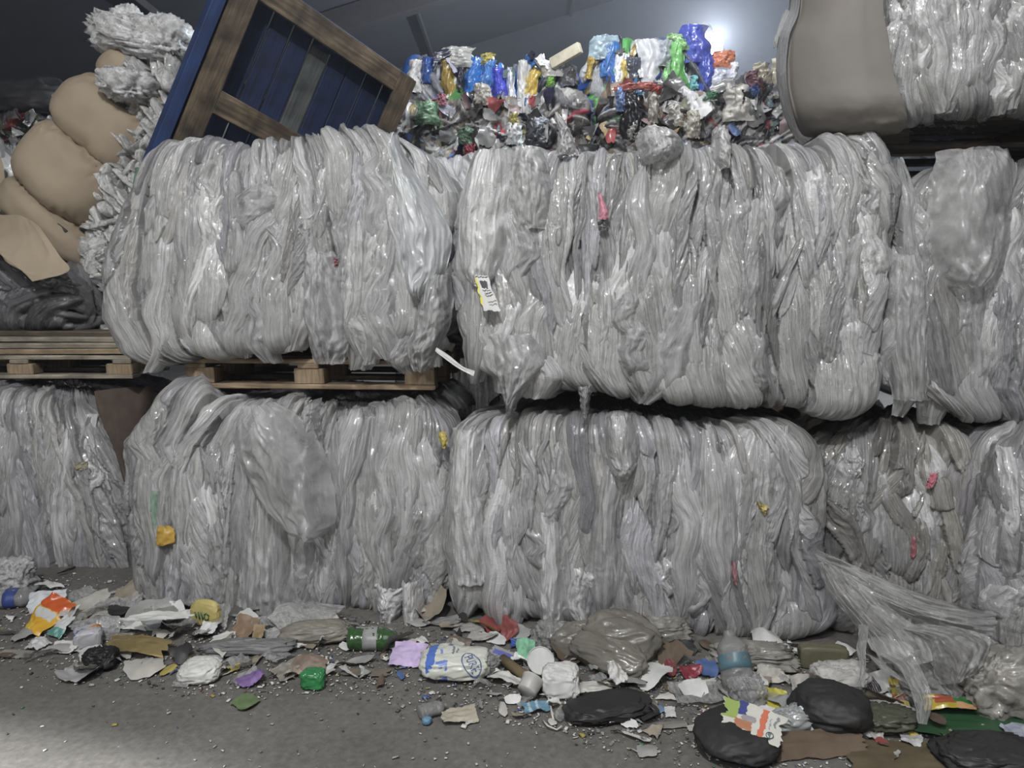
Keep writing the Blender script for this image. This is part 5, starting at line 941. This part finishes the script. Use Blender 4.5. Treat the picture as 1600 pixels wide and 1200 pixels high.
sheet('film_scrap', 'scrap', 'twisted white rag on top of the black flattened bag', 962, 1086, 24, 22, (196, 192, 188), 74, amp=.5, outline='torn', rz=.6, tilt=.5, z=.06)
sheet('wrapper', 'wrapper', 'crumpled beige packet lying alone on the floor below the cream sack', 716, 1124, 50, 14, (172, 164, 142), 75, amp=.3, rz=.22, tilt=.2, land='beige packet')
bottle('plastic_bottle', 'clear crushed bottle with a light blue cap, on bare floor near the beige packet', 676, 1116, 42, 12, None, .5, 7, GLIT, None, None, land='light blue cap bottle')
lump('plastic_stopper', 'cap', 'light blue cap beside the clear crushed bottle on bare floor', 667, 1130, 13, 13, 10, (92, 142, 176), 76, rough=.05)
sheet('packet', 'packet', 'small red packet right of the big grey-beige bag', 1047, 1052, 15, 20, (128, 48, 54), 77, amp=.2, outline='oval', tilt=.6, land='small red packet')
sheet('packet', 'packet', 'crimson and silver packet left of the white slipper-shaped tray', 1076, 1056, 34, 18, (150, 50, 66), 78, amp=.4, outline='torn', rz=.5, tilt=.4, rough=.3, land='crimson packet')
sheet('tray', 'tray', 'white slipper-shaped tray below the crimson packet', 1098, 1070, 34, 10, (196, 196, 186), 79, amp=.1, outline='oval', curl=.3, land='white slipper tray')
sheet('paper_scrap', 'paper', 'white curled paper left of the small red packet', 1040, 1036, 40, 12, (186, 184, 176), 80, amp=.4, outline='torn', tilt=.3)
bo = bottle('plastic_bottle', 'big clear bottle with a blue-green label standing crushed against the bale', 1140, 1070, 74, 22, None, 1.45, 8, GLIT, None, (84, 124, 138), squash=.8, land='blue-green labelled bottle'); bo.rotation_euler = (0, math.radians(-50), math.radians(95)); bo.location.z = .09
sheet('film_sheet', 'film', 'grey flat film below the crimson packet', 1098, 1090, 90, 22, GR(96), 81, amp=.2, rz=.1, mat=GLIT)
lump('film_wad', 'film', 'hazy film wad below the blue-green labelled bottle', 1166, 1098, 44, 40, 36, None, 82, rough=.18, mat=CLIT)
for k, (x, y, w, l, rgb, lab, rz) in enumerate(((1030, 1112, 16, 10, (96, 128, 168), 'small blue wrapper left of the white upright card', .5), (1047, 1116, 14, 16, (186, 186, 186), 'white upright card right of the small blue wrapper', -.1), (1085, 1140, 20, 9, (176, 174, 168), 'white folded paper left of the black bag with the picture label', .2), (1102, 1158, 30, 9, (160, 166, 168), 'silvery strip at the lower left of the black bag with the picture label', -.4), (1010, 1108, 30, 18, (116, 110, 100), 'beige dusty scrap right of the black flattened bag', .2), (1050, 1136, 40, 9, (124, 120, 112), 'long beige strip on the floor below the white upright card', .1))): sheet('scrap', 'scrap', lab, x, y, w, l, rgb, 85 + k, amp=.15, rz=rz, tilt=.3)
# --- right end
bb = lump('rubbish_bag', 'bag', 'round black bag with a torn colourful picture label on top', 1152, 1168, 102, 110, 44, (20, 20, 21), 90, rough=.09, fr=1.5, an=(.6, 1.5, 1), e=.95, mat=colmat((46, 45, 45), .6, coat=.0, bump=.35), land='black bag with the picture label')
k_ = mpp(1152, 1168)
lbm = print_mat('picture_label_print', (200, 198, 190), [(0, .22, .4, 1, (150, 170, 96)), (.22, .36, .6, 1, (66, 74, 128)), (.2, .5, .1, .45, (172, 120, 92)), (.3, .55, .42, .62, (150, 146, 150)), (.62, .72, 0, 1, (196, 112, 86)), (.8, .83, .1, .35, (96, 120, 120)), (.86, .9, .55, .9, (130, 134, 138)), (.78, .8, .4, .8, (150, 150, 150))])
V, Fc, uv = crumple(74 * k_, 44 * k_, 91, n=22, folds=2, amp=.04, outline='rect', curl=-.10, jag=.18); lab_ = mesh_np('picture_label', V, Fc, lbm, bb, uv=uv); lab_.location = (16 * k_, -10 * k_, 40 * k_); lab_.rotation_euler = (math.radians(24), math.radians(6), math.radians(-28)); tube('emblem', [((24 + 4.5 * math.cos(t)) * k_, (-12 + 4.5 * math.sin(t)) * k_, 7.2 * k_) for t in np.linspace(0, 6.28, 20)], .5 * k_, colmat((70, 80, 90)), lab_, n=5)
lab_['label'] = 'torn white label with green, blue and orange print'
sheet('paper_sheet', 'paper', 'white bent paper strip behind the right shoulder of the black bag with the picture label', 1196, 1118, 40, 20, (192, 188, 190), 92, amp=.2, rz=-.5, tilt=.3, outline='torn')
lump('rubbish_bag', 'bag', 'black bag without label, behind the brown cardboard at right', 1296, 1134, 96, 90, 56, (20, 20, 20), 93, rough=.09, fr=1.4, an=(.6, 1.6, 1), e=.95, rz=-.4, mat=colmat((46, 45, 45), .6, coat=.0, bump=.35), land='plain black bag')
sheet('packet', 'packet', 'yellow striped packet left of the plain black bag', 1206, 1100, 38, 24, None, 94, amp=.25, tilt=.7, rz=-.2, mat=print_mat('yellow_print', (178, 170, 74), [(0, 1, .35, .45, (120, 112, 50)), (.3, 1, .5, .75, (150, 148, 120))]), land='yellow striped packet')
lump('wrapper', 'wrapper', 'glinting clear wrapper with a blue-white end, between the two black bags', 1244, 1140, 56, 34, 28, None, 95, rough=.2, mat=print_mat('clear_blue_print', (150, 152, 152), [(.0, .2, .3, 1, (176, 196, 206)), (.8, 1, .3, 1, (196, 206, 208))], .15, .8), land='glinting clear wrapper')
sheet('cardboard_sheet', 'cardboard', 'brown cardboard sheet in front of the plain black bag', 1276, 1172, 128, 34, (104, 86, 66), 96, amp=.10, rz=.12, tilt=.35, folds=3, n=26, rough=.8, land='brown cardboard sheet')
sheet('cardboard_sheet', 'cardboard', 'olive-brown cardboard sheet cut off by the bottom edge, left of the green bag', 1420, 1185, 150, 30, (98, 86, 60), 97, amp=.06, rz=-.05, folds=2, n=22, rough=.8, land='olive-brown cardboard')
lump('case', 'case', 'flat olive plastic case with a rounded inset, under the brownish bale', 1285, 1040, 62, 20, 32, (104, 102, 72), 98, rough=.03, e=.35, mat=colmat((104, 102, 76), .4), rz=-.1, land='olive plastic case')
sheet('paper_scrap', 'paper', 'crumpled cream paper above the yellow striped packet', 1205, 1062, 42, 18, (186, 182, 170), 99, amp=.35, outline='torn', tilt=.5, land='crumpled cream paper')
sheet('packet', 'packet', 'pale pinkish packet left of the white crumpled paper bag', 1256, 1078, 36, 24, (164, 158, 150), 100, amp=.2, tilt=.5)
lump('paper_bag', 'bag', 'white crumpled paper bag above the plain black bag', 1312, 1086, 60, 44, 40, (176, 174, 168), 101, rough=.16, fr=3, e=.6, land='white paper bag')
sheet('mesh_scrap', 'scrap', 'dark striped grille-like scrap right of the white paper bag', 1358, 1082, 26, 20, None, 102, amp=.1, tilt=.8, rz=.6, mat=print_mat('stripe_print', (60, 58, 62), [(u, u + .06, 0, 1, (150, 148, 152)) for u in (.05, .2, .35, .5, .65, .8)]))
sheet('scrap', 'scrap', 'red pointed scrap left of the small white cap', 1376, 1092, 26, 10, (156, 72, 66), 103, amp=.3, outline='tri', rz=1.2, tilt=.3)
lump('plastic_stopper', 'cap', 'small white cap right of the red pointed scrap', 1390, 1096, 11, 10, 12, (196, 202, 194), 104, rough=.03, land='small white cap')
sheet('wrapper', 'wrapper', 'narrow yellow and brown wrapper right of the small white cap', 1402, 1100, 16, 34, None, 105, amp=.2, tilt=.7, mat=print_mat('yb_print', (150, 136, 62), [(0, 1, .3, .5, (120, 70, 50)), (0, 1, .7, .8, (90, 80, 50))]))
gb = sheet('plastic_bag', 'bag', 'dark green leaf-shaped bag lying at the right edge', 1502, 1146, 186, 26, (40, 84, 48), 106, amp=.06, outline='leaf', rz=-.06, curl=.05, folds=3, n=30, mat=colmat((44, 88, 52), .4, coat=.3), land='green leaf-shaped bag', z=.03)
sheet('snack_wrapper', 'wrapper', 'yellow and red snack wrapper lying on the green leaf-shaped bag', 1480, 1128, 60, 18, None, 107, amp=.3, rz=-.1, tilt=.3, z=.055, mat=print_mat('snack_print_red', (172, 152, 58), [(.2, .6, .35, .9, (150, 76, 52)), (.6, 1, .5, 1, (50, 110, 60)), (.6, 1, 0, .45, (190, 150, 110))], .3, .5), land='yellow and red snack wrapper')
lump('plastic_stopper', 'cap', 'yellow cap at the left tip of the green leaf-shaped bag', 1426, 1152, 13, 12, 9, (186, 168, 66), 108, rough=.03)
sheet('scrap', 'scrap', 'small brown disc-like scrap on the green leaf-shaped bag', 1462, 1150, 16, 10, (92, 74, 62), 109, amp=.1, outline='oval', z=.06)
for k, (x, y, w, l, rgb, lab, rz) in enumerate(((1424, 1160, 24, 10, (176, 176, 174), 'white torn bits below the yellow cap', -.5), (1402, 1142, 26, 10, (180, 176, 172), 'white scrap left of the yellow cap', -.3), (1360, 1150, 30, 14, (172, 170, 164), 'white-grey scrap right of the plain black bag', -.6), (1400, 1122, 56, 14, (150, 150, 144), 'white angled card behind the left tip of the green leaf-shaped bag', -.35), (1356, 1118, 34, 16, (150, 150, 148), 'pale film scrap below the small white cap', 0), (1592, 1166, 30, 20, (150, 156, 172), 'white-blue crumpled bits at the right edge below the green leaf-shaped bag', .3), (1336, 1108, 40, 12, (140, 138, 132), 'grey-white sheet between the plain black bag and the small white cap', -.2))): sheet('scrap', 'scrap', lab, x, y, w, l, rgb, 110 + k, amp=.3, rz=rz, outline='torn', tilt=.25)
lump('film_wad', 'film', 'greenish film wad right of the plain black bag', 1372, 1136, 66, 50, 26, None, 120, rough=.2, mat=colmat((92, 94, 76), .35, coat=.3, transl=.2), land='greenish film wad')
lump('rubbish_bag', 'bag', 'dark bag cut off by the bottom edge below the green leaf-shaped bag', 1545, 1196, 110, 80, 28, (34, 34, 34), 121, rough=.12, mat=colmat((52, 52, 51), .5))
for k, (x, y, w, d, h, lab) in enumerate(((1560, 1110, 90, 70, 60, 'grey film heap at the foot of the right edge bale'), (1460, 1096, 80, 60, 34, 'dark bluish film heap under the trailing film sheet'), (1180, 1040, 90, 50, 26, 'dull film heap at the foot of the middle bale, left of the olive plastic case'), (1030, 1000, 70, 40, 26, 'dark film heap in the shade right of the big grey-beige bag'))): lump('film_heap', 'film', lab, x, y, w, d, h, None, 125 + k, rough=.24, fr=2, an=(.5, 1.5, 1.4), mat=(DIRTY, GLIT, DIRTY, DIRTY)[k])
LAND += [('hazy bale', 450, 965), ('far left bale', 90, 905), ('brownish bale', 1420, 1015)]

# --- small scraps: each an object, its label from its look and the things around it
R = np.random.RandomState(77)
KIND = [('paper_scrap', 'paper', 'white paper scrap', (206, 206, 202)), ('film_scrap', 'film', 'clear film scrap', None), ('carton_scrap', 'carton', 'beige carton scrap', (150, 138, 118)), ('paper_scrap', 'paper', 'grey paper scrap', (148, 148, 144)), ('card_scrap', 'cardboard', 'brown card scrap', (104, 88, 70)), ('film_scrap', 'film', 'dark film scrap', (52, 52, 52)), ('plastic_chip', 'plastic', 'off-white plastic chip', (186, 182, 172)), ('foil_scrap', 'foil', 'silver foil scrap', (160, 162, 164)), ('plastic_chip', 'plastic', 'blue plastic chip', (70, 100, 160)), ('plastic_chip', 'plastic', 'red plastic chip', (150, 66, 62)), ('wrapper_scrap', 'wrapper', 'yellow wrapper scrap', (186, 166, 78))]
KW = np.array([26, 18, 12, 14, 10, 8, 16, 4, 2, 2, 2], float); KW /= KW.sum()
SHAPES = ['ragged', 'square-cut', 'three-cornered', 'rounded']
OUT = ['torn', 'rect', 'tri', 'oval']
def bale_foot(x): return np.interp(x, [0, 230, 300, 700, 1000, 1290, 1560, 1600], [890, 900, 955, 965, 1000, 1008, 1030, 1060])
def litter_front(x): return np.interp(x, [0, 300, 500, 700, 900, 1100, 1600], [1040, 1075, 1075, 1090, 1150, 1190, 1200])
used = set(); made = 0; tries = 0
while made < 400 and tries < 6000:
    tries += 1; x = R.uniform(4, 1596); y0 = bale_foot(x); y1 = litter_front(x)
    y = y0 + (y1 - y0) * R.beta(1.15, 1.35) + (R.uniform(0, 60) if R.rand() < .12 else 0)
    if y > 1196: continue
    kk = R.choice(len(KIND), p=KW); nm, ct, ds, rgb = KIND[kk]; sh = R.randint(4); d = sorted(LAND, key=lambda q: (q[1] - x) ** 2 + 4 * (q[2] - y) ** 2)[:6]; lab = None
    for q in d:
        dx, dy = x - q[1], 2 * (y - q[2]); di = ('right of' if dx > 0 else 'left of') if abs(dx) > 1.6 * abs(dy) else ('in front of' if dy > 0 else 'behind') if abs(dy) > 1.6 * abs(dx) else ('in front and right of' if dx > 0 else 'in front and left of') if dy > 0 else ('behind and right of' if dx > 0 else 'behind and left of')
        t = '%s %s %s the %s' % (SHAPES[sh], ds, di, q[0])
        if t not in used: lab = t; break
    if not lab: continue
    used.add(lab); w = R.uniform(10, 28) * (1 if R.rand() < .7 else 1.6) * (1.9 if made < 150 and y < y0 + .5 * (y1 - y0) else 1); l = w * R.uniform(.3, .75)
    sheet(nm, ct, lab, x, y, w, l * .7, rgb or (0, 0, 0), 3000 + made, amp=R.uniform(.15, .5), outline=OUT[sh], rz=R.uniform(0, 6.28), n=7, folds=3, tilt=R.choice([0, .3, .6]), mat=CLIT if ds.startswith('clear') else None, group='small scraps on the floor'); made += 1
# --- crumbs and dust nobody could count: one object
n = 6500; V = []; Fc = []; T = []
for k in range(n):
    x = R.uniform(-10, 1610); y0 = bale_foot(np.clip(x, 0, 1600)); y1 = litter_front(np.clip(x, 0, 1600)) + 20
    y = y0 + (y1 - y0) * R.beta(1.3, 1.5) if R.rand() < .93 else R.uniform(y0, 1210)
    p = Fl(x, y); s = R.uniform(.0018, .0065) * (1 if R.rand() < .9 else 1.9); a = R.uniform(0, 6.28); r2 = R.uniform(.2, .8); b0 = len(V); h = s * R.uniform(.1, .7)
    ca, sa = math.cos(a) * s, math.sin(a) * s
    for (u, v, z) in ((-1, -r2, 0), (1, -r2, 0), (1, r2, 0), (-1, r2, 0), (-.7, -r2 * .7, h), (.7, -r2 * .6, h * R.uniform(.6, 1.6)), (.6, r2 * .7, h), (-.7, r2 * .6, h * R.uniform(.6, 1.6))): V.append((p[0] + u * ca - v * sa, p[1] + u * sa + v * ca, z + .001)); 
    g = R.choice([.62, .5, .36, .2, .1, .05], p=[.24, .2, .2, .16, .12, .08]); c = (g, g * .97, g * .92) if R.rand() > .06 else [(.25, .08, .07), (.07, .12, .3), (.35, .28, .08), (.08, .2, .1)][R.randint(4)]
    T += [c] * 8
    for f in ((0, 3, 2, 1), (4, 5, 6, 7), (0, 1, 5, 4), (1, 2, 6, 5), (2, 3, 7, 6), (3, 0, 4, 7)): Fc.append([b0 + i for i in f])
m, nt, out = new_mat('crumbs'); b = nd(nt, 'BsdfPrincipled', i_Roughness=.7); at = nd(nt, 'Attribute', attribute_name='tint'); lk(nt, at, 'Color', b, 'Base Color'); lk(nt, b, 'BSDF', out, 'Surface')
o = mesh_np('litter_crumbs', V, np.array(Fc), m, smooth=False, tint=np.array(T)); props(o, 'fine crumbs and flakes of waste strewn over the dusty floor', 'debris', kind='stuff')

# ================================================================ LIGHT AND CAMERA
def area(name, loc, target, size, power, col=(1, 1, 1), sy=None):
    l = bpy.data.lights.new(name, 'AREA'); l.energy = power; l.size = size; l.color = col
    if sy: l.shape = 'RECTANGLE'; l.size_y = sy
    o = bpy.data.objects.new(name, l); COL.objects.link(o); o.location = loc
    o.rotation_euler = (Vector(target) - Vector(loc)).to_track_quat('-Z', 'Y').to_euler(); return o
area('high_bay_lamp', (-.6, -.9, 4.7), (.2, 3.4, 1.2), .3, 185, (1, .995, .985), .3)
area('high_bay_lamp_far', (-2.5, -3.5, 4.6), (0, 3, 1), .6, 75, (1, .995, .985), .3)  # added lamp, put in for sparkle on the film
l = bpy.data.lights.new('flood_lamp', 'POINT'); l.energy = 2000; l.shadow_soft_size = .12; l.color = (.86, .92, 1)
o = bpy.data.objects.new('flood_lamp', l); COL.objects.link(o); o.location = LP + np.array([0, -.3, 0])
l = bpy.data.lights.new('yard_lamp', 'SPOT'); l.energy = 7200; l.spot_size = 2 * math.atan(5.88 / 5.1); l.spot_blend = .05; l.shadow_soft_size = .06  # added spot; its cone rim stands in for a shadow edge on the floor
o = bpy.data.objects.new('yard_lamp', l); COL.objects.link(o); o.location = (-2.96, -3.32, 5.1)
area('skylight_panel', (0, -1.5, 5.0), (0, -1.0, 0), 6.0, 170, (.97, .98, 1), 4.0)  # added broad fill, lifts dark crevices and softens contrast
area('rear_bay_lamp', (.6, 4.4, 4.9), (.5, 6.2, 2.9), .5, 75, (.95, .97, 1), .4)  # added fill that brightens the mixed bales at the back
w = bpy.data.worlds.new('World'); SC.world = w; w.use_nodes = True
w.node_tree.nodes['Background'].inputs[0].default_value = (.9, .95, 1, 1); w.node_tree.nodes['Background'].inputs[1].default_value = .05
v = w.node_tree.nodes.new('ShaderNodeVolumePrincipled'); v.inputs['Density'].default_value = .0045; v.inputs['Color'].default_value = (.85, .9, 1, 1); v.inputs['Anisotropy'].default_value = .35   # dusty air of the hall
w.node_tree.links.new(v.outputs[0], w.node_tree.nodes['World Output'].inputs['Volume'])

cam = bpy.data.cameras.new('camera'); co = bpy.data.objects.new('camera', cam); COL.objects.link(co)
cam.sensor_fit = 'HORIZONTAL'; cam.sensor_width = 36; cam.lens = 36 * F / 1600; cam.clip_start = .05; cam.clip_end = 100
co.location = (0, 0, CZ); co.rotation_euler = (PI / 2 - PITCH, 0, 0); SC.camera = co
SC.view_settings.view_transform = 'Standard'; SC.view_settings.look = 'None'; SC.view_settings.gamma = 1; SC.view_settings.use_curve_mapping = False
SC.view_settings.exposure = 0.0
SC.cycles.use_denoising = True; SC.cycles.max_bounces = 8; SC.cycles.transparent_max_bounces = 12; SC.cycles.diffuse_bounces = 3; SC.cycles.glossy_bounces = 3
SC.cycles.sample_clamp_indirect = 6; SC.cycles.caustics_reflective = False; SC.cycles.caustics_refractive = False
